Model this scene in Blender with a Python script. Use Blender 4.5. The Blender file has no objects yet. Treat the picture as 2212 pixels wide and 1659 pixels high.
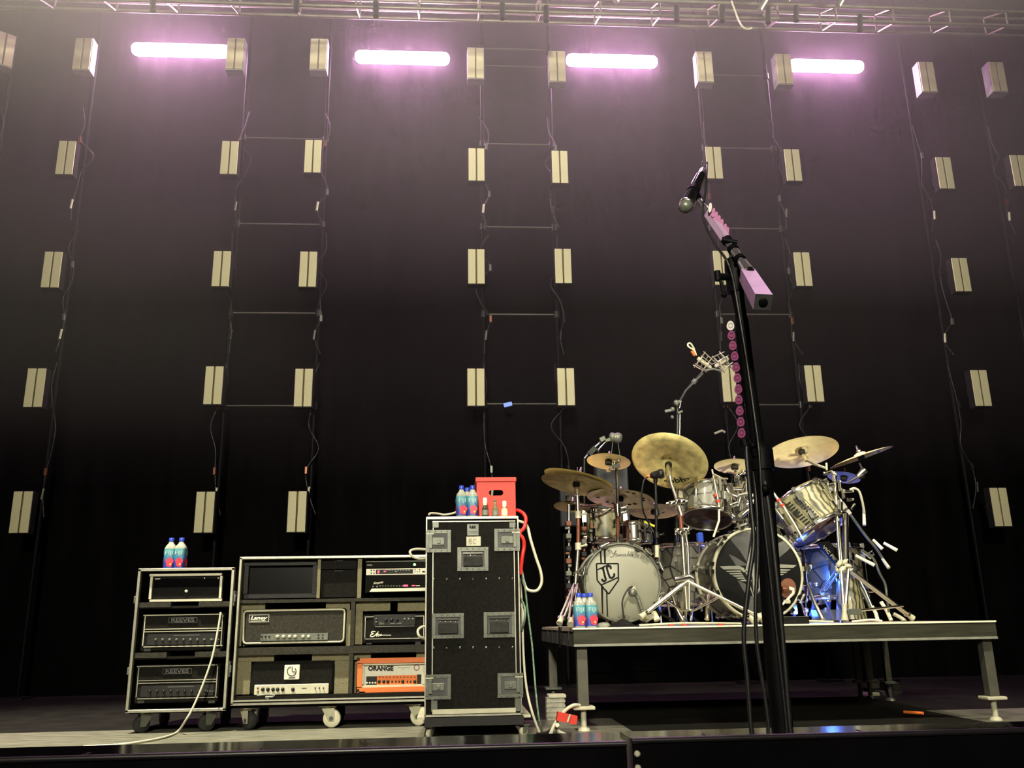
import bpy, math, random
from mathutils import Vector, Matrix
random.seed(7)
sc = bpy.context.scene
C = sc.collection
# ---------------------------------------------------------------- camera
F, PITCH, ROLL, YAW = 1898., math.radians(15.19), math.radians(-.991), math.radians(3.95)
EYE = .585
cf = Vector((math.sin(YAW)*math.cos(PITCH), math.cos(YAW)*math.cos(PITCH), math.sin(PITCH)))
cr = Vector((math.cos(YAW), -math.sin(YAW), 0)); cu = cr.cross(cf)
cr, cu = math.cos(ROLL)*cr + math.sin(ROLL)*cu, -math.sin(ROLL)*cr + math.cos(ROLL)*cu
cam = bpy.data.cameras.new('camera'); cam_o = bpy.data.objects.new('camera', cam); C.objects.link(cam_o)
_m = Matrix((cr, cu, -cf)).transposed().to_4x4(); _m.translation = (0, 0, EYE); cam_o.matrix_world = _m
cam.sensor_width = 36; cam.lens = F/2212*36; cam.clip_end = 100
sc.camera = cam_o
EYEV = Vector((0, 0, EYE))
def ray(px, py): return cf*F + cr*(px-1106) - cu*(py-829.5)
def P(px, py, Y):                       # the point of the place seen at a pixel, on the upright plane at depth Y
    d = ray(px, py); t = Y/d.y
    return EYEV + d*t
def PF(px, py, z=0.):                   # the same on a level plane
    d = ray(px, py); t = (z-EYE)/d.z
    return EYEV + d*t
def PX(Y, px=1106, py=900):             # metres per pixel
    return (P(px+1, py, Y)-P(px, py, Y)).x
def at(q): return q if isinstance(q, Vector) else P(*q)
# ---------------------------------------------------------------- materials
M = {}
def mat(n, col, ro=.5, me=0., em=0., emc=None, sp=.5, nz=0., ns=20., bump=0., tr=0., ior=1.45, col2=None, stretch=(1,1,1), cc=0.):
    m = bpy.data.materials.new(n); m.use_nodes = True; nt = m.node_tree; b = nt.nodes['Principled BSDF']
    I = b.inputs
    I['Base Color'].default_value = (*col, 1); I['Roughness'].default_value = ro; I['Metallic'].default_value = me
    I['Specular IOR Level'].default_value = sp; I['IOR'].default_value = ior
    if tr: I['Transmission Weight'].default_value = tr
    if cc: I['Coat Weight'].default_value = cc; I['Coat Roughness'].default_value = .1
    if em: I['Emission Color'].default_value = (*(emc or col), 1); I['Emission Strength'].default_value = em
    if nz or bump:
        tc = nt.nodes.new('ShaderNodeTexCoord'); mp = nt.nodes.new('ShaderNodeMapping'); mp.inputs['Scale'].default_value = stretch
        nt.links.new(tc.outputs['Object'], mp.inputs['Vector'])
        t = nt.nodes.new('ShaderNodeTexNoise'); t.inputs['Scale'].default_value = ns; t.inputs['Detail'].default_value = 3
        nt.links.new(mp.outputs[0], t.inputs['Vector'])
        if nz:
            r = nt.nodes.new('ShaderNodeValToRGB'); r.color_ramp.elements[0].position = .3; r.color_ramp.elements[1].position = .7
            c2 = col2 or tuple(min(1, c*(1+nz)) for c in col)
            r.color_ramp.elements[0].color = (*[c*(1-nz) for c in col], 1) if not col2 else (*col, 1)
            r.color_ramp.elements[1].color = (*c2, 1)
            nt.links.new(t.outputs['Fac'], r.inputs[0]); nt.links.new(r.outputs[0], I['Base Color'])
        if bump:
            bp = nt.nodes.new('ShaderNodeBump'); bp.inputs['Strength'].default_value = bump; bp.inputs['Distance'].default_value = .01
            nt.links.new(t.outputs['Fac'], bp.inputs['Height']); nt.links.new(bp.outputs[0], I['Normal'])
    M[n] = m; return m
mat('curtain', (.0032, .003, .0031), .95, sp=0, nz=.25, ns=9, bump=.3, stretch=(1, 1, .15))
mat('void', (.004, .004, .004), 1, sp=0, nz=.2, ns=5)
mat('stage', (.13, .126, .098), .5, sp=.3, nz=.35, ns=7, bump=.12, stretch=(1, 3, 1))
mat('stageshade', (.009, .0085, .007), .6, sp=.15, nz=.4, ns=6)  # darker copy of the stage floor, shade put into its colour
mat('black', (.012, .012, .012), .55, sp=.3, nz=.2, ns=30)
mat('blackgloss', (.003, .0028, .0035), .12, sp=.4, nz=.2, ns=8)
mat('lip', (.01, .008, .011), .35, sp=.6, nz=.2, ns=12)
mat('blackmetal', (.02, .02, .02), .35, me=.6, nz=.2, ns=40)
mat('rubber', (.03, .03, .028), .8, sp=.2, nz=.2, ns=40)
mat('rackblack', (.0095, .009, .0078), .75, sp=.06, nz=.3, ns=60, bump=.1)
mat('charcoal', (.032, .03, .024), .9, sp=.1, nz=.25, ns=80, bump=.2)
mat('foam', (.165, .15, .092), .95, sp=.1, nz=.12, ns=90, bump=.2)
mat('alu', (.36, .35, .29), .4, me=.7, nz=.12, ns=25)
mat('pale', (.46, .44, .33), .5, me=.1, nz=.08, ns=25)
mat('zinc', (.115, .12, .1), .4, me=.35, nz=.2, ns=18)
mat('chrome', (.86, .84, .76), .16, me=1, nz=.04, ns=20)
mat('chromedull', (.7, .67, .56), .26, me=1, nz=.08, ns=20)
mat('brightchrome', (.95, .92, .8), .27, me=1, nz=.05, ns=20)
mat('steelwhite', (.5, .48, .38), .42, me=.2, nz=.06, ns=20)
mat('copper', (.17, .06, .035), .35, me=.5, nz=.15, ns=25)
mat('beige', (.58, .54, .355), .75, sp=.15, nz=.05, ns=60, bump=.06)
mat('groove', (.2, .16, .05), .7, sp=.2, nz=.1, ns=30)
mat('housing', (.008, .008, .008), .7, sp=.2, nz=.2, ns=30)
mat('housinglit', (.45, .42, .45), .45, me=.2, nz=.12, ns=14)  # housing colour lightened for the top row, where the bar light falls
mat('tubelight', (1, .45, .88), .5, em=190, emc=(1, .45, .9), nz=.02, ns=5)
mat('white', (.62, .6, .5), .5, nz=.04, ns=30)
mat('cream', (.85, .8, .6), .45, nz=.05, ns=20)
mat('whitehead', (.23, .225, .18), .42, sp=.4, nz=.05, ns=4)
mat('ink', (.008, .008, .008), .6, sp=.08, nz=.1, ns=20)
mat('greyprint', (.2, .2, .17), .55, nz=.18, ns=18)
mat('greydark', (.06, .06, .06), .6, nz=.25, ns=14)
mat('red', (.5, .028, .015), .55, nz=.08, ns=12)
mat('redcable', (.75, .03, .025), .4, nz=.05, ns=20)
mat('orange', (.62, .14, .025), .5, nz=.06, ns=40, bump=.08)
mat('orangedeep', (.75, .17, .02), .5, nz=.05, ns=30)
mat('labelblue', (.025, .05, .3), .45, nz=.05, ns=20)
mat('labelteal', (.07, .25, .3), .45, nz=.05, ns=20)
mat('flower', (.55, .03, .06), .5, nz=.25, ns=40)
mat('capblue', (.02, .05, .42), .35, nz=.05, ns=30)
mat('plastic', (.62, .64, .55), .15, tr=.55, nz=.03, ns=30)
mat('glassdark', (.05, .055, .04), .1, sp=.6, nz=.2, ns=30)
mat('glassolive', (.16, .16, .08), .12, sp=.6, nz=.2, ns=30)
mat('glasscream', (.55, .5, .3), .25, nz=.15, ns=30)
mat('ledred', (1, .05, .08), .4, em=3, emc=(1, .04, .09), nz=.02, ns=9)
mat('ledgreen', (.1, 1, .1), .4, em=5, emc=(.25, 1, .2), nz=.02, ns=9)
mat('screen', (.004, .004, .004), .2, nz=.2, ns=9)
mat('mauvelit', (.36, .23, .37), .45, nz=.08, ns=18)  # pink stage light put into the colour of pick holder and weight
mat('pickmaroon', (.15, .012, .085), .45, nz=.2, ns=60)
mat('pickpink', (.32, .11, .24), .45, nz=.1, ns=60)
mat('pickwhite', (.5, .46, .45), .45, nz=.05, ns=60)
mat('deckfront', (.03, .029, .02), .6, sp=.2, nz=.25, ns=6, bump=.15, stretch=(1, 1, 9))
mat('decktop', (.5, .46, .3), .55, nz=.1, ns=6)
mat('greypost', (.085, .082, .064), .5, me=.3, nz=.15, ns=16)
mat('concrete', (.33, .32, .26), .8, nz=.25, ns=18)
mat('bluelit', (.05, .12, .6), .35, me=.3, em=.12, emc=(.1, .25, 1), nz=.2, ns=12)  # blue light painted into the metal, with a faint glow
mat('clothblack', (.01, .01, .01), .95, sp=.1, nz=.3, ns=30)
mat('clothwhite', (.6, .57, .45), .9, nz=.15, ns=30)
mat('cablewhite', (.5, .48, .37), .5, nz=.05, ns=20)
mat('cablegreen', (.12, .2, .13), .5, nz=.5, ns=60)
mat('standblack', (.0025, .0025, .003), .5, sp=.07, nz=.2, ns=30)
mat('lilaclit', (.85, .75, .85), .16, me=.95, nz=.05, ns=30)  # chrome with the pink stage light tinted into its colour
mat('cableblack', (.008, .0075, .008), .45, nz=.6, ns=120)
mat('yellow', (.7, .65, .05), .5, nz=.1, ns=20)
mat('truss', (.26, .245, .2), .4, me=.7, nz=.15, ns=9)
mat('bluetag', (.12, .22, .9), .4, em=.25, emc=(.2, .35, 1), nz=.1, ns=20)
mat('brownhole', (.16, .06, .03), .6, nz=.2, ns=14)
mat('sheet', (.55, .58, .62), .12, tr=.9, nz=.03, ns=10)
mat('darkplum', (.045, .02, .022), .25, sp=.5, nz=.3, ns=6)
mat('screengrey', (.022, .023, .026), .7, nz=.15, ns=10)
def bronze(n, col, ro, rings, nz):
    m = bpy.data.materials.new(n); m.use_nodes = True; nt = m.node_tree; b = nt.nodes['Principled BSDF']
    tc = nt.nodes.new('ShaderNodeTexCoord')
    w = nt.nodes.new('ShaderNodeTexWave'); w.wave_type = 'RINGS'; w.rings_direction = 'Z'; w.inputs['Scale'].default_value = rings; w.inputs['Distortion'].default_value = 1.5
    nt.links.new(tc.outputs['Object'], w.inputs['Vector'])
    t = nt.nodes.new('ShaderNodeTexNoise'); t.inputs['Scale'].default_value = 16; t.inputs['Detail'].default_value = 5
    nt.links.new(tc.outputs['Object'], t.inputs['Vector'])
    r = nt.nodes.new('ShaderNodeValToRGB'); r.color_ramp.elements[0].position = .33; r.color_ramp.elements[1].position = .68
    r.color_ramp.elements[0].color = (*[c*(1-nz) for c in col], 1); r.color_ramp.elements[1].color = (*[min(1, c*(1+nz*.6)) for c in col], 1)
    nt.links.new(t.outputs['Fac'], r.inputs[0]); nt.links.new(r.outputs[0], b.inputs['Base Color'])
    bp = nt.nodes.new('ShaderNodeBump'); bp.inputs['Strength'].default_value = .05; bp.inputs['Distance'].default_value = .004
    nt.links.new(w.outputs['Fac'], bp.inputs['Height']); nt.links.new(bp.outputs[0], b.inputs['Normal'])
    b.inputs['Roughness'].default_value = ro; b.inputs['Metallic'].default_value = .2; M[n] = m
bronze('bronze', (1, .84, .46), .42, 22, .12)
bronze('bronzedark', (.72, .6, .29), .34, 22, .25)
bronze('bronzeold', (.58, .49, .21), .46, 10, .4)
bronze('bronzecopper', (1, .76, .48), .36, 22, .2)
bronze('silvercym', (.5, .5, .55), .3, 22, .1)
m = mat('labelgrad', (.03, .06, .3), .45); nt = m.node_tree; tc = nt.nodes.new('ShaderNodeTexCoord'); sx = nt.nodes.new('ShaderNodeSeparateXYZ'); mr = nt.nodes.new('ShaderNodeMapRange'); rp = nt.nodes.new('ShaderNodeValToRGB')
nt.links.new(tc.outputs['Object'], sx.inputs[0]); nt.links.new(sx.outputs[2], mr.inputs[0]); mr.inputs[1].default_value = .008; mr.inputs[2].default_value = .124
e_ = rp.color_ramp.elements; e_[0].color = (.02, .035, .26, 1); e_[0].position = .25; e_[1].color = (.07, .27, .32, 1); e_[1].position = .85
nt.links.new(mr.outputs[0], rp.inputs[0]); nt.links.new(rp.outputs[0], nt.nodes['Principled BSDF'].inputs['Base Color'])
mat('labelpale', (.3, .42, .42), .5, nz=.03, ns=20)
def wrap(n, ca, cb, kind, sc_):
    m = bpy.data.materials.new(n); m.use_nodes = True; nt = m.node_tree; b = nt.nodes['Principled BSDF']
    tc = nt.nodes.new('ShaderNodeTexCoord')
    v = nt.nodes.new('ShaderNodeTexVoronoi'); v.inputs['Scale'].default_value = sc_; v.feature = 'DISTANCE_TO_EDGE' if kind == 'cells' else 'F1'
    nt.links.new(tc.outputs['Object'], v.inputs['Vector'])
    w = nt.nodes.new('ShaderNodeTexWave'); w.inputs['Scale'].default_value = sc_*1.3; w.inputs['Distortion'].default_value = 6; w.inputs['Detail'].default_value = 2
    nt.links.new(tc.outputs['Object'], w.inputs['Vector'])
    mx = nt.nodes.new('ShaderNodeMath'); mx.operation = 'MULTIPLY'
    nt.links.new(v.outputs['Distance'], mx.inputs[0]); nt.links.new(w.outputs['Fac'], mx.inputs[1])
    r = nt.nodes.new('ShaderNodeValToRGB'); r.color_ramp.elements[0].position = .02; r.color_ramp.elements[1].position = .32
    r.color_ramp.elements[0].color = (*ca, 1); r.color_ramp.elements[1].color = (*cb, 1)
    if kind == 'cells':
        r.color_ramp.elements[1].position = .07; nt.links.new(v.outputs['Distance'], r.inputs[0])
        v2 = nt.nodes.new('ShaderNodeTexVoronoi'); v2.inputs['Scale'].default_value = sc_; nt.links.new(tc.outputs['Object'], v2.inputs['Vector'])
        bw = nt.nodes.new('ShaderNodeRGBToBW'); nt.links.new(v2.outputs['Color'], bw.inputs[0])
        mr = nt.nodes.new('ShaderNodeMapRange'); mr.inputs[3].default_value = .12; mr.inputs[4].default_value = 1.5; nt.links.new(bw.outputs[0], mr.inputs[0])
        vm = nt.nodes.new('ShaderNodeVectorMath'); vm.operation = 'SCALE'; nt.links.new(r.outputs[0], vm.inputs[0]); nt.links.new(mr.outputs[0], vm.inputs['Scale']); nt.links.new(vm.outputs[0], b.inputs['Base Color'])
    else: nt.links.new(mx.outputs[0], r.inputs[0]); nt.links.new(r.outputs[0], b.inputs['Base Color'])
    b.inputs['Roughness'].default_value = .4; b.inputs['Coat Weight'].default_value = .12; M[n] = m
wrap('wrapgrey', (.014, .013, .011), (.15, .145, .115), 'cells', 11)
wrap('wrapolive', (.025, .023, .012), (.25, .23, .13), 'f1', 9)
wrap('wrapdark', (.012, .011, .008), (.085, .078, .05), 'cells', 9)
# ---------------------------------------------------------------- mesh collecting
def frame(axis, up=None):
    z = axis.normalized(); h = up or (Vector((0, 0, 1)) if abs(z.z) < .95 else Vector((1, 0, 0)))
    x = h.cross(z).normalized(); return x, z.cross(x), z
class MB:
    def __init__(s): s.v, s.f, s.m, s.s = [], [], [], []
    def add(s, vs, fs, mi=0, sm=False):
        n = len(s.v); s.v += [Vector(q) for q in vs]
        for q in fs: s.f.append([i+n for i in q]); s.m.append(mi); s.s.append(sm)
        return s
    def box(s, a, b, mi=0, bev=0.):
        x0, x1 = sorted((a[0], b[0])); y0, y1 = sorted((a[1], b[1])); z0, z1 = sorted((a[2], b[2]))
        bev = min(bev, (x1-x0)*.45, (z1-z0)*.45, (y1-y0)*.45)
        if bev <= 0:
            return s.add([(x, y, z) for x in (x0, x1) for y in (y0, y1) for z in (z0, z1)],
                         [(0, 1, 3, 2), (4, 6, 7, 5), (0, 4, 5, 1), (2, 3, 7, 6), (0, 2, 6, 4), (1, 5, 7, 3)], mi)
        # rounded in x-z, chamfered front and back
        def ring(y, ins):
            r = []
            for (cx, cz, a0) in ((x1-bev, z1-bev, 0), (x0+bev, z1-bev, 90), (x0+bev, z0+bev, 180), (x1-bev, z0+bev, 270)):
                for k in range(4):
                    t = math.radians(a0+k*30); q = bev-ins
                    r.append((cx+q*math.cos(t), y, cz+q*math.sin(t)))
            return r
        c = bev*.5
        vs = ring(y0, c)+ring(y0+c, 0)+ring(y1-c, 0)+ring(y1, c); n = 16; fs = []
        for k in range(3):
            for i in range(n): j = (i+1) % n; fs.append((k*n+i, k*n+j, (k+1)*n+j, (k+1)*n+i))
        fs.append(tuple(range(n))[::-1]); fs.append(tuple(range(3*n, 4*n)))
        return s.add(vs, fs, mi)
    def pb(s, x0, y0, x1, y1, Y0, Y1, mi=0, bev=0.):      # box whose front face fills a pixel rectangle on plane Y0
        ym, xm = (y0+y1)/2, (x0+x1)/2
        return s.box((P(x0, ym, Y0).x, Y0, P(xm, y1, Y0).z), (P(x1, ym, Y0).x, Y1, P(xm, y0, Y0).z), mi, bev)
    def pframe(s, x0, y0, x1, y1, t, Y0, Y1, mi=0):       # four bars round a pixel rectangle
        s.pb(x0, y0, x1, y0+t, Y0, Y1, mi); s.pb(x0, y1-t, x1, y1, Y0, Y1, mi)
        s.pb(x0, y0+t, x0+t, y1-t, Y0, Y1, mi); return s.pb(x1-t, y0+t, x1, y1-t, Y0, Y1, mi)
    def obox(s, c, hx, hy, hz, ax, mi=0):
        X, Yv, Z = ax
        vs = [c+X*(i*hx)+Yv*(j*hy)+Z*(k*hz) for i in (-1, 1) for j in (-1, 1) for k in (-1, 1)]
        return s.add(vs, [(0, 1, 3, 2), (4, 6, 7, 5), (0, 4, 5, 1), (2, 3, 7, 6), (0, 2, 6, 4), (1, 5, 7, 3)], mi)
    def tube(s, pts, r, n=8, mi=0, closed=False):
        pts = [at(q) for q in pts]; L = len(pts); rs = r if isinstance(r, (list, tuple)) else [r]*L
        vs, up = [], None
        for i, p in enumerate(pts):
            if closed: d = pts[(i+1) % L]-pts[i-1]
            else: d = pts[min(i+1, L-1)]-pts[max(i-1, 0)]
            if d.length < 1e-9: d = Vector((0, 0, 1))
            x, y, z = frame(d, up)
            if up is None: up = y
            x = (up-z*up.dot(z)).cross(z); x = x.normalized() if x.length > 1e-6 else frame(d)[0]; y = z.cross(x); up = y
            vs += [p+(x*math.cos(2*math.pi*k/n)+y*math.sin(2*math.pi*k/n))*rs[i] for k in range(n)]
        fs = [(i*n+k, i*n+(k+1) % n, ((i+1) % L)*n+(k+1) % n, ((i+1) % L)*n+k) for i in range(L if closed else L-1) for k in range(n)]
        s.add(vs, fs, mi, True)
        if not closed: s.add(vs[:n], [tuple(range(n))[::-1]], mi); s.add(vs[-n:], [tuple(range(n))], mi)
        return s
    def cable(s, pts, r, n=6, mi=0, sub=6):
        pts = [at(q) for q in pts]; out = []
        for i in range(len(pts)-1):
            p0, p1, p2, p3 = pts[max(i-1, 0)], pts[i], pts[i+1], pts[min(i+2, len(pts)-1)]
            for k in range(sub):
                t = k/sub
                out.append(.5*((2*p1)+(p2-p0)*t+(2*p0-5*p1+4*p2-p3)*t*t+(3*p1-p0-3*p2+p3)*t**3))
        return s.tube(out+[pts[-1]], r, n, mi)
    def lathe(s, prof, c=Vector((0, 0, 0)), axis=Vector((0, 0, 1)), n=32, mi=0, sm=True, caps=True):
        x, y, z = frame(axis); vs, fs = [], []
        for (r, h) in prof: vs += [c+z*h+(x*math.cos(2*math.pi*k/n)+y*math.sin(2*math.pi*k/n))*r for k in range(n)]
        for i in range(len(prof)-1):
            for k in range(n): j = (k+1) % n; fs.append((i*n+k, i*n+j, (i+1)*n+j, (i+1)*n+k))
        s.add(vs, fs, mi, sm)
        if caps and prof[0][0] > 1e-5: s.add(vs[:n], [tuple(range(n))[::-1]], mi)
        if caps and prof[-1][0] > 1e-5: s.add(vs[-n:], [tuple(range(n))], mi)
        return s
    def ball(s, c, r, mi=0, n=12):
        return s.lathe([(r*math.sin(math.pi*i/8)+1e-6, -r*math.cos(math.pi*i/8)) for i in range(9)], at(c), n=n, mi=mi)
    def prism(s, pts, d, mi=0):                            # polygon of points, thickened along d
        pts = [at(q) for q in pts]; n = len(pts)
        return s.add(pts+[p+d for p in pts], [tuple(range(n)), tuple(range(n, 2*n))[::-1]]+[(i, (i+1) % n, n+(i+1) % n, n+i) for i in range(n)], mi)
    def poly(s, pix, Y, mi=0, t=.002): return s.prism([P(x, y, Y) for x, y in pix], Vector((0, t, 0)), mi)
    def stroke(s, pix, Y, w, mi=0, sub=5):                 # a pen stroke lying on plane Y, w pixels wide
        q = [Vector((x, y, 0)) for x, y in pix]; out = []
        for i in range(len(q)-1):
            p0, p1, p2, p3 = q[max(i-1, 0)], q[i], q[i+1], q[min(i+2, len(q)-1)]
            for k in range(sub):
                t = k/sub; out.append(.5*((2*p1)+(p2-p0)*t+(2*p0-5*p1+4*p2-p3)*t*t+(3*p1-p0-3*p2+p3)*t**3))
        out.append(q[-1]); vs, fs = [], []
        for i, p in enumerate(out):
            d = out[min(i+1, len(out)-1)]-out[max(i-1, 0)]; d = d.normalized() if d.length > 1e-6 else Vector((1, 0, 0))
            nn = Vector((-d.y, d.x, 0))*w/2
            vs += [P(p.x+nn.x, p.y+nn.y, Y), P(p.x-nn.x, p.y-nn.y, Y)]
        return s.add(vs, [(2*i, 2*i+1, 2*i+3, 2*i+2) for i in range(len(out)-1)], mi)
    def text(s, t, x0, y0, x1, y1, Y, mi=0, shear=0., bold=0., slope=0.):   # lettering filling a pixel rectangle on plane Y
        vs, fs = glyphs(t, shear, bold)
        a, b = min(v[0] for v in vs), max(v[0] for v in vs); c, d = min(v[1] for v in vs), max(v[1] for v in vs)
        out = []
        for v in vs:
            u, w = (v[0]-a)/(b-a), (v[1]-c)/(d-c)
            out.append(P(x0+u*(x1-x0), y1-w*(y1-y0)+slope*u*(x1-x0), Y))
        return s.add(out, fs, mi)
    def build(s, name, mats, parent=None, loc=None):
        me = bpy.data.meshes.new(name)
        off = Vector(loc) if loc is not None else (ROOT.get(parent.name, Vector((0, 0, 0))) if parent else Vector((0, 0, 0)))
        me.from_pydata([v-off for v in s.v], [], s.f)
        for m in (mats if isinstance(mats, (list, tuple)) else [mats]): me.materials.append(M[m])
        me.polygons.foreach_set('material_index', s.m); me.polygons.foreach_set('use_smooth', s.s); me.update()
        o = bpy.data.objects.new(name, me); C.objects.link(o)
        if parent: o.parent = parent; ROOT[o.name] = off
        elif loc is not None: o.location = loc; ROOT[o.name] = off
        return o
_g = {}
def glyphs(t, shear, bold):
    k = (t, shear, bold)
    if k not in _g:
        cu_ = bpy.data.curves.new('lettering', 'FONT'); cu_.body = t; cu_.shear = shear; cu_.offset = bold; cu_.resolution_u = 3
        o = bpy.data.objects.new('lettering', cu_); C.objects.link(o); dg = bpy.context.evaluated_depsgraph_get(); dg.update()
        me = bpy.data.meshes.new_from_object(o.evaluated_get(dg))
        _g[k] = ([tuple(v.co) for v in me.vertices], [tuple(p.vertices) for p in me.polygons])
        bpy.data.objects.remove(o); bpy.data.curves.remove(cu_); bpy.data.meshes.remove(me)
    return _g[k]
ROOT = {}
def tag(o, label, cat, group=None, kind=None):
    if label: o['label'] = label
    if cat: o['category'] = cat
    if group: o['group'] = group
    if kind: o['kind'] = kind
    return o
def thing(name, label, cat, loc, group=None):
    o = bpy.data.objects.new(name, None); C.objects.link(o); o.location = loc; o.empty_display_size = .05
    ROOT[o.name] = Vector(loc); return tag(o, label, cat, group)
def solo(name, mb, mats, label, cat, group=None, kind=None):          # a thing that is one mesh, its origin at its foot
    xs, ys, zs = [v.x for v in mb.v], [v.y for v in mb.v], [v.z for v in mb.v]
    o = mb.build(name, mats, loc=((min(xs)+max(xs))/2, (min(ys)+max(ys))/2, min(zs)))
    return tag(o, label, cat, group, kind)
def struct(name, mb, mats):
    o = mb.build(name, mats); o['kind'] = 'structure'; return o
def dup(root, loc, label=None):
    r = root.copy(); C.objects.link(r); r.location = loc; r.rotation_euler = (0, 0, 0); ROOT[r.name] = Vector(loc)
    if label: r['label'] = label
    for ch in list(root.children):
        c = ch.copy(); C.objects.link(c); c.parent = r
        for g in ch.children:
            d = g.copy(); C.objects.link(d); d.parent = c
    return r
def plabel(o, t): o['label'] = t; return o
V = Vector
# ---------------------------------------------------------------- the setting
YB = 8.82                                                  # the curtain
mb = MB(); n = 260; vs = []
for i in range(n+1):                                       # soft vertical folds
    x = -11+22*i/n; y = YB+.02*math.sin(x*7.3)+.012*math.sin(x*17.1+1)+.005*math.sin(x*41)
    vs += [(x, y, -.02), (x, y, 9.2)]
mb.add(vs, [(2*i, 2*i+1, 2*i+3, 2*i+2) for i in range(n)], 0, True)
struct('wall_back', mb, 'curtain')
struct('floor', MB().box((-11, 5.78, -.12), (11, 9.1, 0)), 'stageshade')  # back of the floor, its shade painted as a dark colour
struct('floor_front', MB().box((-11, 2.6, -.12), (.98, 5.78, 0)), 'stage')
struct('floor_shade', MB().box((.98, 2.6, -.12), (3.0, 5.78, 0)), 'stageshade')  # same floor before and under the riser, the riser's shade painted in
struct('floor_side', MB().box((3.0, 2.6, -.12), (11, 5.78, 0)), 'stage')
struct('wall_left', MB().box((-11.1, 0, -1.1), (-11, 9.1, 9.2)), 'void')
struct('wall_right', MB().box((11, 0, -1.1), (11.1, 9.1, 9.2)), 'void')
struct('ceiling', MB().box((-11.1, 1, 9.2), (11.1, 9.2, 9.3)), 'void')
# the glossy black cabinets along the stage front
zb = .292
def lip(name, x0, x1, y0, y1, label, mark):
    t = thing(name, label, 'cabinet', ((x0+x1)/2, (y0+y1)/2, -1.0))
    MB().box((x0, y0, -1.0), (x1, y1, zb), 0, .0).build('cabinet_body', 'blackgloss', t)
    b = MB().tube([V((x0, y0, zb-.004)), V((x1, y0, zb-.004))], .008, 10); b.build('front_edge', 'lip', t)
    b = MB()
    for k in range(int((x1-x0)/.42)):
        b.box((x0+.2+k*.42, y0+.02, zb), (x0+.206+k*.42, y0+.07, zb+.001))
    b.build('seam', 'lip', t)
    if mark:
        for zz in (zb-.035, zb-.068): b = MB(); b.lathe([(.008, 0), (.008, .005), (.004, .008)], V((x0+.012, y0, zz)), V((0, -1, 0)), 12); b.build('bolt', 'steelwhite', t)
    return t
xs = PF(1362, 1602, zb).x
lip('subwoofer_cabinet', -3.2, xs-.012, PF(600, 1623, zb).y, PF(600, 1600, zb).y, 'low glossy black speaker cabinet along the stage front below the amplifier racks', False)
lip('subwoofer_cabinet', xs+.012, 3.4, PF(1700, 1588, zb).y, PF(1700, 1571, zb).y, 'low glossy black speaker cabinet below the drum riser, with bolts at its end', True)
# ---------------------------------------------------------------- lighting towers with strobe panels
YP, YT = 8.28, 8.52
PW, PH = .1655, .375                                       # one panel
COLS = {
 'A': ([(10, 105)], 'past the outer end of the smaller amplifier rack, cut by the picture edge'),
 'B': ([(180, 115), (141, 340), (111, 582), (73, 837), (45, 1106)], 'outside the smaller amplifier rack'),
 'C': ([(505, 115), (495, 340), (478, 580), (462, 832), (443, 1106)], 'over the smaller amplifier rack'),
 'D': ([(688, 116), (675, 337), (665, 581), (656, 837), (641, 1105)], 'over the wide amplifier rack'),
 'E': ([(1028, 135), (1030, 355), (1029, 575), (1027, 836)], 'over the red crate'),
 'F': ([(1205, 142), (1210, 360), (1217, 574), (1222, 835), (1229, 1092)], 'over the hi-hat'),
 'G': ([(1523, 143), (1544, 351), (1560, 578), (1577, 828)], 'behind the singer microphone'),
 'H': ([(1697, 148), (1714, 356), (1734, 581), (1757, 828)], 'over the bright crash cymbal'),
 'I': ([(2003, 165), (2042, 373), (2077, 593), (2121, 838), (2164, 1095)], 'beyond the drum riser'),
 'J': ([(2155, 165), (2205, 368)], 'furthest past the drum riser')}
ROWN = ['topmost', 'second from the top', 'third from the top', 'fourth from the top', 'lowest']
protos = {}
def panel(pale, label, c):
    key = pale
    if key not in protos:
        t = thing('strobe_light', label, 'stage light', c, 'beige strobe panels on the towers'); protos[key] = t
        x0, x1, z0, z1 = c.x-PW/2, c.x+PW/2, c.z-PH/2, c.z+PH/2
        b = MB().box((x0-.008, YP+.012, z0-.008), (x1+.008, YP+(.13 if pale else .1), z1+.008)); b.build('housing', 'housinglit' if pale else 'housing', t)
        for s in (-1, 1):
            xa, xb = (x0, c.x-.008) if s < 0 else (c.x+.008, x1)
            MB().box((xa, YP, z0), (xb, YP+.014, z1), 0, .003).build('diffuser_plate', 'beige', t)
        MB().tube([V((c.x, YP+.009, z0+.004)), V((c.x, YP+.009, z1-.004))], .0035, 8).build('lamp_tube', 'groove', t)
        MB().box((c.x-.03, YP+(.13 if pale else .1), c.z-.05), (c.x+.03, YT-.02, c.z+.05)).build('bracket', 'housing', t)
        return t
    return dup(protos[key], c, label)
cent = {}
for k, (pts, where) in COLS.items():
    xm = sum(P(x, y, YP).x for x, y in pts)/len(pts)
    for r, (x, y) in enumerate(pts):
        c = P(x, y, YP); c.x = c.x*.7+xm*.3
        if k == 'A': c.x = c.x
        cent[k, r] = c
        nm = ROWN[4] if (r == len(pts)-1 and len(pts) == 5) else ROWN[r]
        if k == 'A': lab = 'dim strobe panel cut by the picture edge past the smaller rack'
        else: lab = 'beige strobe panel, %s of the column %s' % (nm, where)
        t = panel(r == 0, lab, c)
        if k == 'A': TA = t
        if (k, r) == ('F', 4):
            for ch in t.children:
                if ch.name.startswith('diffuser'): ch.data = ch.data.copy(); ch.data.materials[0] = M['screengrey']  # shade painted in: darker plates for this one panel
            t['label'] = 'dim bluish strobe panel, lowest in the column over the hi-hat, half hidden by cymbals'
TA.rotation_euler.z = .6
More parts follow.
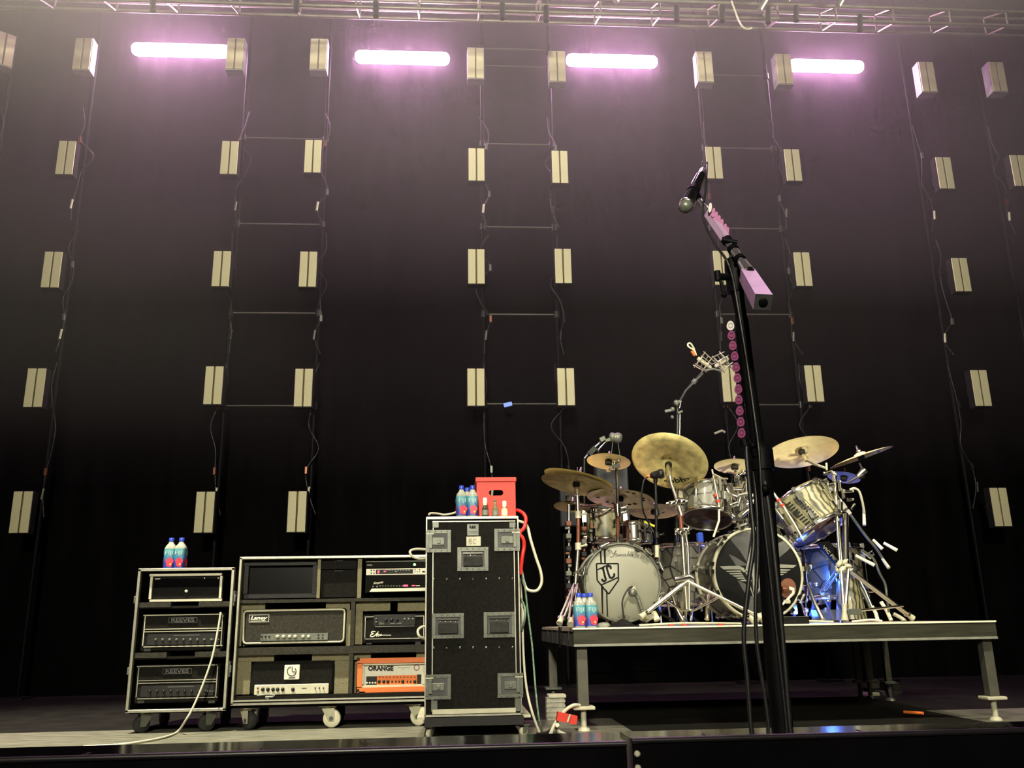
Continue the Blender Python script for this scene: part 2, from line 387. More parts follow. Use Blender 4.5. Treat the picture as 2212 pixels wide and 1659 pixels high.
# towers: two poles, rungs between, a foot plate
def tower(pl, pr, rungs, label):
    xl, xr = P(*pl, YT).x, P(*pr, YT).x
    t = thing('light_tower', label, 'lighting tower', ((xl+xr)/2, YT, 0), 'ladder towers carrying the strobe panels')
    for x in (xl, xr):
        MB().tube([V((x, YT, 0)), V((x, YT, 7.6))], .022, 10).build('pole', 'standblack', t)
        MB().box((x-.09, YT-.12, 0), (x+.09, YT+.12, .02)).build('foot_plate', 'blackmetal', t)
    for y in rungs:
        z = P((pl[0]+pr[0])/2, y, YT).z
        MB().tube([V((xl, YT-.01, z)), V((xr, YT-.01, z))], .0085, 8).build('rung', 'greypost', t)
        for x in (xl, xr):
            MB().tube([V((x, YT, z-.035)), V((x, YT, z+.035))], .033, 10).build('clamp', 'blackmetal', t)
    return t, xl, xr
TW = [tower((20, 180), (150, 600), [], 'dark ladder tower outside the smaller amplifier rack'),
      tower((503, 620), (690, 620), [300, 485, 677, 877], 'dark ladder tower standing behind the two amplifier racks'),
      tower((1045, 680), (1203, 680), [108, 145, 313, 492, 680, 873], 'dark ladder tower behind the red crate with a blue tag on its rung'),
      tower((1541, 560), (1700, 600), [165, 322, 495, 680, 875], 'dark ladder tower behind the drum kit'),
      tower((2020, 600), (2155, 400), [], 'dark ladder tower beyond the end of the drum riser')]
# cables and plugs hanging on the towers
WH = ['outside the smaller rack', 'behind the racks', 'behind the red crate', 'behind the drum kit', 'beyond the drum riser']
for i, (t, xl, xr) in enumerate(TW):
    for j, x in enumerate((xl, xr)):
        side = ('inner' if j else 'outer') if i < 3 else ('outer' if j else 'inner')
        for (za, zb_) in ((5.9, 4.6), (4.5, 3.2), (3.1, 1.6)):
            k = int(za)
            if za < 5 and (i, j) in ((0, 0), (4, 1)): continue
            pts = [V((x+random.uniform(-.05, .07), YT-.05-random.uniform(0, .03), za+(zb_-za)*q/7)) for q in range(8)]
            pts[3].x += random.choice((-1, 1))*.07
            tt = thing('power_cable', 'black cable, %s on the %s pole of the tower %s' % ({5: 'highest', 4: 'midway', 3: 'lowest'}[k], side, WH[i]), 'cable', pts[-1], 'cables on the light towers')
            MB().cable(pts, .007).build('cord', 'blackmetal', tt)
            for q in (2, 5):
                c = pts[q]; MB().box((c.x-.012, c.y-.025, c.z-.04), (c.x+.012, c.y, c.z+.03), 0, .004).build('plug', random.choice(['zinc', 'zinc', 'copper', 'housing']), tt)
            MB().tube([pts[6]+V((0, -.02, -.05)), pts[6]+V((.01, -.02, .05))], .012, 8).build('connector', random.choice(['zinc', 'blackmetal', 'pale']), tt)
c = P(1097, 874, YT-.05)
solo('cable_tag', MB().obox(c, .042, .01, .02, (V((.97, 0, .2)), V((0, 1, 0)), V((-.2, 0, .97)))), 'bluetag', 'small glowing blue tag clipped to the low tower rung behind the red crate', 'tag')
solo('tape_strip', MB().tube([(1543, 937, YT-.04), (1560, 930, YT-.045), (1566, 934, YT-.04)], .012, 8), 'pale', 'pale tape band round the tower pole above the splash cymbal', 'tape')
# four pink light bars
BAR = [(288, 495, 109, 'over the smaller amplifier rack'), (770, 968, 125, 'over the wide amplifier rack'),
       (1226, 1417, 132, 'over the china cymbal'), (1706, 1862, 143, 'past the singer microphone')]
for (x0, x1, y, w) in BAR:
    a, b = P(x0+9, y, 8.6), P(x1-9, y, 8.6); a.z = b.z = P((x0+x1)/2, y, 8.6).z
    t = thing('light_bar', 'glowing pink horizontal light bar %s' % w, 'light bar', (a+b)/2, 'pink light bars under the truss')
    r = .071; d = b-a; L = d.length
    MB().lathe([(1e-5, -r*.9), (r*.6, -r*.75), (r*.9, -r*.4), (r, 0), (r, L), (r*.9, L+r*.4), (r*.6, L+r*.75), (1e-5, L+r*.9)], a, d, 20).build('lamp_tube', 'tubelight', t)
    MB().box((a.x, 8.7, a.z+.02), (b.x, 8.72, a.z+.045)).build('housing', 'housing', t)
    for xx in (a.x+.1, b.x-.1): MB().box((xx-.02, 8.65, a.z-.02), (xx+.02, 8.7, a.z+.03)).build('bracket', 'housing', t)
# overhead truss
tz = thing('lighting_truss', 'metal box truss crossing above the stage', 'truss', P(1106, 30, 7.75))
CH = [((1500, 58), 7.95), ((1500, 36), 7.6), ((1500, 21), 7.95), ((1500, 5), 7.6)]
zs = [P(*p, Y).z for p, Y in CH]
for (p, Y), z in zip(CH, zs):
    MB().tube([V((-8, Y, z)), V((8, Y, z))], .02, 10).build('chord', 'truss', tz)
x = -7.8
while x < 7.8:
    b = MB()
    b.tube([V((x, 7.95, zs[0])), V((x, 7.6, zs[1]))], .011, 6); b.tube([V((x, 7.95, zs[2])), V((x, 7.6, zs[3]))], .011, 6)
    b.tube([V((x, 7.95, zs[0])), V((x, 7.95, zs[2]))], .011, 6); b.tube([V((x, 7.6, zs[1])), V((x, 7.6, zs[3]))], .011, 6)
    b.build('lattice_bar', 'truss', tz); x += .62
for i, (px, py) in enumerate([(812, 20), (1085, 25), (1180, 30), (1462, 30), (1560, 30), (1660, 33), (1720, 30), (1858, 50), (330, 8), (640, 8)]):
    a = P(px, py-16, 7.55); b = P(px, py+16, 7.55)
    MB().tube([a, b], .03, 8).build('clamp', 'housing', tz)
for i, (px, py) in enumerate([(1640, 22), (1810, 14), (1700, 2), (1330, 4)]):
    a = P(px, py, 7.5); MB().tube([a, a+V((.12, 0, .2))], .03, 8).build('brace', 'truss', tz)
MB().tube([V((-8, 8.3, P(1100, 30, 8.3).z)), V((8, 8.3, P(1100, 30, 8.3).z))], .014, 8).build('chord', 'truss', tz)
solo('safety_cable', MB().cable([(1580, 2, 7.5), (1590, 30, 7.5), (1600, 52, 7.5), (1612, 63, 7.5), (1624, 60, 7.5)], .008), 'pale', 'pale cord looping down from the truss', 'cable')
# ---------------------------------------------------------------- bottles
def water_bottle():
    t = thing('water_bottle', '', 'bottle', (0, 0, 0), 'square water bottles')
    h = .0325
    def sq(z, s, n=20):
        r = []
        for k in range(n):
            a = 2*math.pi*k/n; c_, s_ = math.cos(a), math.sin(a); q = (abs(c_)**5+abs(s_)**5)**-.2 if s >= .03 else (abs(c_)**2.4+abs(s_)**2.4)**(-1/2.4)
            r.append(V((s*q*c_, s*q*s_, z)))
        return r
    rings = [sq(0, .0305), sq(.006, h), sq(.128, h), sq(.142, .0295), sq(.158, .017), sq(.17, .0125), sq(.176, .0125)]
    b = MB(); n = 20; vs = [v for r in rings for v in r]
    b.add(vs, [(i*n+k, i*n+(k+1) % n, (i+1)*n+(k+1) % n, (i+1)*n+k) for i in range(len(rings)-1) for k in range(n)], 0, True)
    b.add(rings[0], [tuple(range(n))[::-1]]); b.add(rings[-1], [tuple(range(n))])
    b.build('bottle_body', 'plastic', t)
    MB().lathe([(.0155, .17), (.0158, .173), (.0158, .19), (.0145, .192), (1e-5, .192)], n=20).build('cap', 'capblue', t)
    b = MB(); g = .0335
    lz = [.008, .04, .07, .1, .124]
    for i in range(4):
        r0, r1 = sq(lz[i], g), sq(lz[i+1], g)
        b.add(r0+r1, [(k, (k+1) % n, n+(k+1) % n, n+k) for k in range(n)], 0, True)
    # red flower and pale letters, on front and side
    for rot in (0, math.pi/2, math.pi, -math.pi/2):
        R = Matrix.Rotation(rot, 3, 'Z')
        fl = []
        for k in range(24):
            a = 2*math.pi*k/24; q = .0225+.0022*math.sin(5*a+.6)+.0012*math.sin(3*a)
            fl.append(R @ V((.0075+q*math.cos(a), -g-.0008, .042+1.25*q*math.sin(a))))
        fl = [R @ V((max(-g*.9, min(g*.93, (R.transposed() @ p).x)), -g-.0008, (R.transposed() @ p).z)) for p in fl]
        b.add(fl, [tuple(range(24))], 2)
        b.add([R @ V((.014+.005*math.cos(2*math.pi*k/10), -g-.0014, .03+.005*math.sin(2*math.pi*k/10))) for k in range(10)], [tuple(range(10))], 4)
        vs, fs = glyphs('FIJI', 0, .012)
        a0, a1 = min(v[0] for v in vs), max(v[0] for v in vs); c0, c1 = min(v[1] for v in vs), max(v[1] for v in vs)
        b.add([R @ V((-.021+.044*(v[0]-a0)/(a1-a0), -g-.0012, .081+.03*(v[1]-c0)/(c1-c0))) for v in vs], fs, 3)
    b.build('label_sleeve', ['labelgrad', 'labelteal', 'flower', 'labelpale', 'yellow'], t)
    return t
bp = water_bottle(); _first = [True]
def bottle(px, py, Y, label, z=None, s=1.):
    c = P(px, py, Y)
    if z is not None: c.z = z
    if _first[0]:
        _first[0] = False; bp.location = c; ROOT[bp.name] = c; bp['label'] = label; o = bp
    else: o = dup(bp, c, label)
    o.scale = (s, s, s); o.rotation_euler.z = random.uniform(-.15, .15); return o
# ---------------------------------------------------------------- casters
def caster(parent, c, r=.045, rot=0., mats=('zinc', 'rubber')):
    dx = V((math.sin(rot), -math.cos(rot), 0)); ax = V((math.cos(rot), math.sin(rot), 0)); z = V((0, 0, 1))
    hub = V((c.x, c.y, r))+dx*r*.45
    b = MB(); top = r*2.35
    b.obox(V((c.x, c.y, top)), r*.95, r*.95, .004, (ax, dx, z)); b.tube([V((c.x, c.y, top)), V((c.x, c.y, r*2.05))], r*.6, 12)
    for s in (-1, 1):
        o = ax*(s*r*.55)
        b.prism([V((c.x, c.y, r*2.15))+o-dx*r*.7, V((c.x, c.y, r*2.15))+o+dx*r*.8, hub+o+dx*r*.35-z*r*.3, hub+o-dx*r*.35-z*r*.3], ax*.004)
    f = b.build('caster', mats[0], parent)
    MB().lathe([(r*.3, -r*.4), (r*.92, -r*.4), (r, -r*.3), (r, r*.3), (r*.92, r*.4), (r*.3, r*.4)], hub, ax, 20).build('wheel', mats[1], f)
    MB().lathe([(r*.25, -r*.62), (r*.25, r*.62)], hub, ax, 10).build('axle', 'zinc', f)
    return f
def knobs(mb, xs, y, Y, r, mi, d=.014):
    for x in xs: mb.lathe([(r, 0), (r*.9, d), (1e-5, d)], P(x, y, Y), V((0, -1, 0)), 12, mi)
# ---------------------------------------------------------------- the smaller rack
Y1 = 5.55; D1 = .5
xl = (P(303, 1232, Y1).x+P(268, 1535, Y1).x)/2; xr = (P(503, 1230, Y1).x+P(488, 1533, Y1).x)/2
zt, zb1 = P(404, 1228, Y1).z, P(377, 1537, Y1).z
r1 = thing('amplifier_rack', 'smaller black road rack on casters holding two dark amplifier heads', 'rack case', ((xl+xr)/2, Y1+D1/2, 0))
w = .012
MB().box((xl, Y1+.01, zb1), (xl+w, Y1+D1, zt)).build('side_panel', 'rackblack', r1)
MB().box((xr-w, Y1+.01, zb1), (xr, Y1+D1, zt)).build('side_panel', 'rackblack', r1)
MB().box((xl, Y1+.01, zt-w), (xr, Y1+D1, zt)).build('top_panel', 'rackblack', r1)
MB().box((xl, Y1+.01, zb1), (xr, Y1+D1, zb1+w)).build('bottom_panel', 'rackblack', r1)
MB().box((xl, Y1+D1-.01, zb1), (xr, Y1+D1, zt)).build('back_panel', 'rackblack', r1)
e = .016
def edge_frame(t, xl, xr, z0, z1, Y, m='alu', e=.014):
    MB().box((xl-.003, Y, z1-e), (xr+.003, Y+.03, z1+.003), 0, .003).build('edge_trim', m, t)
    MB().box((xl-.003, Y, z0-.003), (xr+.003, Y+.03, z0+e), 0, .003).build('edge_trim', m, t)
    MB().box((xl-.003, Y, z0), (xl+e, Y+.03, z1), 0, .003).build('edge_trim', m, t)
    MB().box((xr-e, Y, z0), (xr+.003, Y+.03, z1), 0, .003).build('edge_trim', m, t)
edge_frame(r1, xl, xr, zb1, zt, Y1, 'alu', .013)
for (a, b_) in ((1300, 1321), (1409, 1431)):
    z0, z1 = P(390, b_, Y1).z, P(390, a, Y1).z
    b = MB().box((xl+w, Y1+.03, z0+.02), (xr-w, Y1+D1-.02, z0+.034), 0)
    b.box((xl+w, Y1+.02, z1-.03), (xl+.2, Y1+.1, z1), 1); b.box((xr-.2, Y1+.02, z1-.03), (xr-w, Y1+.1, z1), 1)
    b.build('padded_shelf', ['rackblack', 'charcoal'], r1)
for s, x in ((-1, xl), (1, xr)):
    for f in (.78, .28):
        zz = zb1+(zt-zb1)*f; b = MB()
        b.box((x-.012, Y1+.02, zz-.045), (x+.012, Y1+.1, zz+.045), 0, .004); b.box((x+s*.012-.006, Y1+.012, zz-.02), (x+s*.012+.006, Y1+.06, zz+.02), 0, .003)
        b.build('butterfly_latch', 'zinc', r1)
for x in (xl+.09, xr-.1):
    for y in (Y1+.08, Y1+D1-.08): caster(r1, V((x, y, 0)), .047, random.uniform(-1.2, -.6) if y < Y1+.2 else .5)
MB().box((xl+.01, Y1+.03, .108), (xr-.01, Y1+D1, zb1)).build('base_board', 'void', r1)
# its units
t = thing('rack_unit', 'black rack unit with a pale metal frame at the top of the smaller rack', 'amplifier', P(400, 1298, Y1+.03))
MB().pb(324, 1240, 478, 1298, Y1+.045, Y1+.4).build('chassis', 'rackblack', t)
MB().pframe(323, 1239, 479, 1299, 5, Y1+.03, Y1+.06).build('front_frame', 'steelwhite', t)
b = MB().pb(332, 1250, 474, 1268, Y1+.04, Y1+.05, 0); b.pb(335, 1249.5, 346, 1251.5, Y1+.039, Y1+.045, 1); knobs(b, [442, 472], 1249, Y1+.044, .004, 1, .005); knobs(b, [403], 1277, Y1+.044, .009, 1, .012)
b.build('front_panel', ['blackgloss', 'white'], t)
def reeves(x0, y0, x1, y1, label, dim):
    t = thing('guitar_amplifier', label, 'amplifier', P((x0+x1)/2, y1+2, Y1+.05))
    Y = Y1+.05; H = y1-y0; W = x1-x0
    MB().pb(x0-4, y0-2, x1+4, y1+3, Y, Y+.3, 0, .012).build('cabinet_body', 'rackblack', t)
    m = 'steelwhite' if not dim else 'alu'
    b = MB(); b.pframe(x0, y0, x1, y1-6, 2, Y-.006, Y+.006); b.pb(x0+2, y0+.4*H, x1-2, y0+.4*H+1.6, Y-.006, Y+.004); b.pb(x0+2, y0+.47*H, x1-2, y0+.47*H+1.6, Y-.006, Y+.004)
    b.build('piping', m, t)
    cx = (x0+x1)/2
    b = MB(); b.pframe(cx-31, y0+.09*H, cx+31, y0+.24*H, .8, Y-.007, Y); b.text('REEVES', cx-25, y0+.115*H, cx+25, y0+.215*H, Y-.008, 0, 0, .02)
    b.build('name_badge', 'greydark', t)
    b = MB().pb(x0+8, y0+.55*H, x1-8, y0+.86*H, Y-.004, Y, 0)
    q = y0+.72*H; knobs(b, [cx-58+i*15 for i in range(9)], q, Y-.004, .0075, 1); knobs(b, [cx+66, cx+72, cx+78], q, Y-.004, .004, 2, .01); b.pb(cx-20, y0+.58*H, cx+36, y0+.61*H, Y-.005, Y, 3)
    b.build('control_panel', ['black', 'blackmetal' if dim else 'zinc', 'zinc', 'greydark'], t)
    for xx in (x0+8, x1-12): MB().pb(xx-7, y1-2, xx+7, y1+4, Y-.004, Y+.05).build('foot', 'rubber', t)
reeves(310, 1327, 480, 1403, 'dark amplifier head with silver piping on the middle shelf of the smaller rack', False)
reeves(296, 1437, 469, 1515, 'dimmer dark amplifier head on the bottom shelf of the smaller rack', True)
bottle(366, 1226, Y1+.12, 'square water bottle on the smaller rack, outer one of the two', zt+.003)
bottle(388, 1226, Y1+.12, 'square water bottle on the smaller rack, inner one of the two', zt+.003)
q = [P(477, 1322, Y1-.04), P(470, 1365, Y1-.05), P(457, 1425, Y1-.07), P(437, 1482, Y1-.09), P(416, 1530, Y1-.11), P(401, 1556, Y1-.12)]
g0 = PF(384, 1580, .012); g1 = PF(360, 1591, .008); g2 = PF(318, 1600, .008); g3 = PF(262, 1608, .008); g4 = PF(180, 1613, .008)
solo('loose_cable', MB().cable(q+[g0, g1, g2, g3, g4], .0062, 8), 'cablewhite', 'white cable hanging down the front of the smaller rack onto the stage', 'cable')
# ---------------------------------------------------------------- the wide rack
Y2 = 5.55; D2 = .55
xl = (P(520, 1207, Y2).x+P(498, 1520, Y2).x)/2; xr = P(935, 1350, Y2).x+.25
zt, zb2 = P(700, 1202, Y2).z, P(700, 1519, Y2).z
r2 = thing('amplifier_rack', 'wide open-front road rack on casters with foam shelves and an orange amplifier', 'rack case', ((xl+xr)/2, Y2+D2/2, 0))
MB().box((xl, Y2+.01, zb2), (xl+w, Y2+D2, zt)).build('side_panel', 'foam', r2)
MB().box((xr-w, Y2+.01, zb2), (xr, Y2+D2, zt)).build('side_panel', 'foam', r2)
MB().box((xl, Y2+.01, zt-w), (xr, Y2+D2, zt)).build('top_panel', 'foam', r2)
MB().box((xl, Y2+.01, zb2), (xr, Y2+D2, zb2+w)).build('bottom_panel', 'rackblack', r2)
MB().box((xl, Y2+D2-.01, zb2), (xr, Y2+D2, zt)).build('back_panel', 'rackblack', r2)
edge_frame(r2, xl, xr, zb2, zt, Y2, 'alu', .011)
MB().box((xl, Y2-.004, zb2+.018), (xr, Y2+.02, zb2+.026)).build('edge_trim', 'alu', r2)
def shelf(a, b_, x0, x1, t, m='charcoal'):
    MB().pb(x0, a, x1, b_, Y2+.02, Y2+D2-.02).build('shelf', m, t)
shelf(1293, 1300, 512, 936, r2); shelf(1396, 1412, 508, 936, r2); shelf(1500, 1512, 500, 936, r2, 'rackblack')
for (x0, y0, x1, y1) in ((757, 1300, 766, 1396), (753, 1412, 762, 1500), (685, 1208, 692, 1292), (772, 1207, 781, 1292)):
    MB().pb(x0, y0, x1, y1, Y2+.02, Y2+D2-.02).build('divider', 'charcoal' if y0 > 1250 else 'foam', r2)
MB().pb(512, 1298, 573, 1396, Y2+.12, Y2+.3).build('foam_block', 'foam', r2)
for (x0, y0, x1, y1, d) in ((515, 1299, 573, 1318, .06), (704, 1299, 756, 1318, .06), (748, 1318, 757, 1396, .06), (512, 1318, 523, 1396, .06),
    (511, 1412, 592, 1429, .06), (674, 1412, 754, 1427, .06), (509, 1429, 541, 1500, .06), (722, 1427, 754, 1498, .06),
    (766, 1300, 843, 1320, .06), (859, 1300, 936, 1320, .06), (764, 1320, 783, 1392, .06), (763, 1412, 801, 1425, .06), (899, 1408, 936, 1425, .06), (761, 1420, 770, 1498, .1)):
    MB().pb(x0, y0, x1, y1, Y2+d, Y2+.4).build('foam_block', 'foam', r2)
for x, rt in ((541, .8), (716, 1.5), (905, 1.2)):
    X = P(x, 1560, Y2+.1).x
    caster(r2, V((X-.02, Y2+.1, 0)), .052, rt, ('pale', 'rubber' if x < 600 else 'cream')); caster(r2, V((X, Y2+D2-.1, 0)), .052, .3, ('zinc', 'rubber'))
MB().box((xl+.01, Y2+.03, .125), (xr-.01, Y2+D2, zb2)).build('base_board', 'void', r2)
# top row: a dark monitor, drawers, three thin units
t = thing('rack_monitor', 'black screen in a charcoal surround at the top of the wide rack', 'monitor', P(605, 1292, Y2+.05))
MB().pframe(527, 1212, 684, 1292, 9, Y2+.06, Y2+.2).build('screen_frame', 'black', t)
MB().pb(530, 1216, 681, 1289, Y2+.1, Y2+.2).build('screen', 'screen', t)
t = thing('drawer_unit', 'dark two-drawer unit between the black screen and the thin rack units', 'drawers', P(731, 1292, Y2+.03))
MB().pb(692, 1206, 771, 1292, Y2+.06, Y2+.4).build('carcass', 'rackblack', t)
for (y0, y1, yn) in ((1208, 1229, 1210), (1231, 1290, 1232)):
    d = MB().pb(694, y0, 770, y1, Y2+.045, Y2+.07).build('drawer', 'rackblack', t)
    MB().pb(722, yn-.5, 742, yn+3, Y2+.041, Y2+.05, 0, .004).build('finger_pull', 'black', d)
YU = Y2+.06
t = thing('rack_unit', 'thin black rack unit with a green lamp at the top of the wide rack', 'amplifier', P(858, 1225, YU))
MB().pb(790, 1211, 935, 1226, YU+.01, YU+.35).build('chassis', 'rackblack', t)
b = MB().pb(790, 1211, 935, 1226, YU, YU+.01, 0); b.pb(791, 1211.5, 934, 1213, YU-.003, YU, 1); b.pb(793, 1219.5, 804, 1222, YU-.002, YU, 1); b.build('front_panel', ['rackblack', 'greyprint'], t)
MB().ball(P(895.5, 1219.5, YU), .008, 0).build('green_lamp', 'ledgreen', t)
t = thing('rack_unit', 'thin silver rack unit with a red display in the wide rack', 'amplifier', P(858, 1241, YU))
MB().pb(791, 1228, 935, 1241, YU+.01, YU+.3).build('chassis', 'rackblack', t)
b = MB().pb(791, 1228, 935, 1241.5, YU, YU+.01, 0); b.pb(812, 1230, 892, 1239.5, YU-.002, YU, 1)
knobs(b, [802, 808], 1232, YU, .004, 1, .004); knobs(b, [802, 808], 1238, YU, .004, 1, .004); knobs(b, [896.5, 906.5], 1230.5, YU, .004, 1, .004); knobs(b, [896.5, 901.5, 906.5], 1235, YU, .003, 1, .004); b.pb(912, 1233, 918, 1236.5, YU-.002, YU, 1)
for i in range(9): b.pb(834+i*6, 1231, 837+i*6, 1231.8, YU-.004, YU, 2)
b.pb(854, 1234, 857, 1235.5, YU-.004, YU, 2); b.build('front_panel', ['steelwhite', 'black', 'white'], t)
b = MB(); b.text('8', 815, 1232, 820, 1239, YU-.005, 0, .2, .03); b.pb(829, 1233, 833, 1235.5, YU-.005, YU); b.build('red_display', 'ledred', t)
t = thing('rack_unit', 'black rack unit with pale script, red lamps and a bevelled silver lower edge', 'amplifier', P(858, 1279, YU))
t['label'] = 'black rack unit with pale script, red lamps and a slanting silver lower edge'
MB().pb(789, 1243, 935, 1279, YU+.01, YU+.35).build('chassis', 'rackblack', t)
b = MB().pb(789, 1243, 935, 1279, YU, YU+.01, 0)
b.text('Ampete', 806, 1257, 828, 1264, YU-.002, 1, .35, .02, -.12); knobs(b, [806, 814.5], 1267, YU, .005, 1, .006); knobs(b, [821+6*i for i in range(9)], 1266, YU, .0065, 3, .006)
b.poly([(803, 1271.5), (935, 1269), (935, 1276), (798, 1278.5)], YU-.004, 1, .006); b.pb(898, 1264.5, 907, 1266, YU-.003, YU, 1)
b.build('front_panel', ['rackblack', 'steelwhite', 'black', 'zinc'], t)
MB().pb(871, 1263, 881, 1267, YU-.006, YU, 0, .004).build('red_lamp', 'ledred', t); MB().pb(889, 1264, 897, 1266, YU-.006, YU, 0, .003).build('red_lamp', 'ledred', t)
# amplifier heads in the wide rack
YA = Y2+.045
t = thing('guitar_amplifier', 'black amplifier head with white piping on the middle shelf of the wide rack', 'amplifier', P(636, 1391, YA))
MB().pb(525, 1315, 747, 1392, YA, YA+.28, 0, .014).build('cabinet_body', 'rackblack', t)
b = MB(); a0 = [P(527, 1320, YA), P(745, 1316, YA), P(742, 1386, YA), P(525, 1390, YA)]
pts = []
for i in range(4):
    p, q, o = a0[i], a0[(i+1) % 4], a0[i-1]
    pts += [p+(o-p).normalized()*.018, p+((o-p).normalized()+(q-p).normalized())*.005, p+(q-p).normalized()*.018]
b.tube(pts, .0065, 8, 0, True); b.build('piping', 'pale', t)
MB().pb(531, 1322, 741, 1386, YA-.003, YA, 0).build('grille_cloth', 'charcoal', t)
b = MB(); b.pframe(538, 1328, 581, 1344, .9, YA-.008, YA-.003, 0); b.pb(539, 1329, 580, 1343, YA-.005, YA-.003, 1); b.text('Laney', 541, 1330.5, 578, 1341, YA-.007, 0, .35, .03); b.pb(541, 1341, 574, 1342, YA-.007, YA-.003, 0)
b.build('name_badge', ['white', 'black'], t)
b = MB().pb(563, 1368, 708, 1383.5, YA-.009, YA-.002, 0); knobs(b, [600, 613, 626, 638, 655, 667], 1375, YA-.009, .011, 1, .016); knobs(b, [566, 574, 582], 1375, YA-.009, .005, 2, .012); knobs(b, [688, 697], 1371.5, YA-.009, .005, 2, .004); knobs(b, [688, 697], 1378, YA-.009, .005, 2, .004)
b.build('control_panel', ['zinc', 'steelwhite', 'black'], t)
t = thing('guitar_amplifier', 'black amplifier head with a white square badge on the bottom shelf of the wide rack', 'amplifier', P(630, 1505, YA))
MB().pb(540, 1428, 722, 1503, YA, YA+.28, 0, .03).build('cabinet_body', 'rackblack', t)
b = MB().pb(614, 1436, 647, 1468, YA-.01, YA, 0, .012)
b.tube([P(630+9.5*math.cos(math.radians(a)), 1450-10*math.sin(math.radians(a)), YA-.011) for a in range(100, 401, 15)], .0024, 6, 1)
b.tube([P(631, 1440, YA-.011), P(631, 1451, YA-.011), P(638, 1451, YA-.011)], .0024, 6, 1); b.pb(623, 1463.5, 638, 1465, YA-.0112, YA-.01, 1)
b.build('badge', ['white', 'black'], t)
b = MB().pb(549, 1478, 710, 1500, YA-.012, YA, 0, .028); knobs(b, [568, 579, 590, 600, 611, 633], 1489, YA-.012, .0105, 1, .014); knobs(b, [681, 690, 699], 1486, YA-.012, .004, 1, .01); b.pb(652, 1486, 662, 1487.5, YA-.013, YA-.01, 1)
knobs(b, [557], 1486, YA-.012, .005, 2, .01); knobs(b, [557], 1494, YA-.012, .005, 2, .01)
b.build('control_panel', ['pale', 'black', 'copper'], t)
for x in (572, 688): MB().pb(x-7, 1501, x+7, 1506, YA, YA+.05).build('foot', 'rubber', t)
t = thing('guitar_amplifier', 'small dark amplifier head with white script above the orange amplifier', 'amplifier', P(852, 1389, YA))
MB().pb(784, 1326, 935, 1388, YA, YA+.28, 0, .006).build('cabinet_body', 'rackblack', t)
b = MB().pframe(788, 1331, 916, 1380, 1.3, YA-.006, YA); b.build('piping', 'alu', t)
b = MB().pb(807, 1328, 897, 1351, YA-.008, YA, 0, .012); b.pb(810, 1352.2, 895, 1353.6, YA-.009, YA, 2); knobs(b, [813], 1337, YA-.008, .006, 1); knobs(b, [813], 1344, YA-.008, .006, 1); knobs(b, [874, 883, 892], 1337, YA-.008, .006, 2); knobs(b, [834, 846, 858], 1339, YA-.008, .009, 3)
b.text('Elm', 819, 1344, 829, 1349, YA-.0095, 2, .3); b.pb(843, 1346, 853, 1347.5, YA-.0095, YA-.008, 2); b.pb(857, 1345.5, 867, 1347, YA-.0095, YA-.008, 2)
b.build('control_panel', ['black', 'zinc', 'greyprint', 'blackmetal'], t)
b = MB(); w1 = 2.1
b.stroke([(811, 1364.5), (804.5, 1364), (802.5, 1367), (807, 1368.5), (801.5, 1371), (800.5, 1374.5), (806, 1375), (811, 1371.5)], YA-.004, w1)
b.stroke([(811, 1371.5), (816, 1366), (817.5, 1364), (815, 1369), (813, 1374.5), (817, 1370), (819.5, 1372), (817, 1374.5), (820, 1372.5)], YA-.0042, w1)
b.stroke([(820, 1372.5), (824, 1370), (822, 1373.5), (827, 1372), (845, 1372)], YA-.0044, 1.5); b.build('script_badge', 'white', t)
for x in (797, 903): MB().pb(x-6, 1386, x+6, 1392, YA, YA+.05).build('foot', 'rubber', t)
t = thing('guitar_amplifier', 'bright orange amplifier head on the bottom shelf of the wide rack', 'amplifier', P(852, 1498, YA))
b = MB(); b.pframe(771, 1421, 936, 1495, 11, YA, YA+.28, 0); b.pb(775, 1424, 935, 1492, YA+.2, YA+.28, 0); b.build('cabinet_body', 'orange', t)
b = MB().pframe(781, 1431, 918, 1484, 5, YA+.01, YA+.05, 0); b.build('inner_frame', 'pale', t)
b = MB().pb(786, 1434, 914, 1483, YA+.03, YA+.06, 0); b.pb(791, 1461, 814, 1481, YA+.027, YA+.03, 1); b.pb(814, 1459, 901, 1481, YA+.027, YA+.03, 2); b.pb(901, 1457, 910, 1479, YA+.026, YA+.03, 1)
knobs(b, [819, 829, 838, 870, 896], 1472, YA+.027, .0095, 1); knobs(b, [847, 855, 862, 880, 887], 1472, YA+.027, .005, 1); knobs(b, [793, 799, 805, 811], 1475, YA+.027, .006, 3, .012)
for i in range(11): b.pb(818+i*7.6, 1462, 822+i*7.6, 1463.5, YA+.0255, YA+.027, 1)
b.text('ORANGE', 795, 1438, 850, 1449.5, YA+.0285, 1, 0, .06); b.pb(858, 1442, 885, 1443, YA+.0285, YA+.03, 4); b.pb(867, 1445, 874, 1445.8, YA+.0285, YA+.03, 4); b.lathe([(.018, 0), (.018, .002)], P(900, 1442, YA+.03), V((0, -1, 0)), 20, 5); b.lathe([(.013, .002), (.013, .003)], P(900, 1442, YA+.03), V((0, -1, 0)), 20, 0)
b.build('front_panel', ['white', 'black', 'orangedeep', 'steelwhite', 'greyprint', 'copper'], t)
for (x, y) in ((773, 1424), (772, 1491)): MB().pb(x-2.5, y-3, x+4, y+4, YA-.004, YA+.06, 0, .006).build('corner_cap', 'black', t)
for x in (782, 905): MB().pb(x-7, 1494, x+7, 1499, YA, YA+.05).build('foot', 'rubber', t)
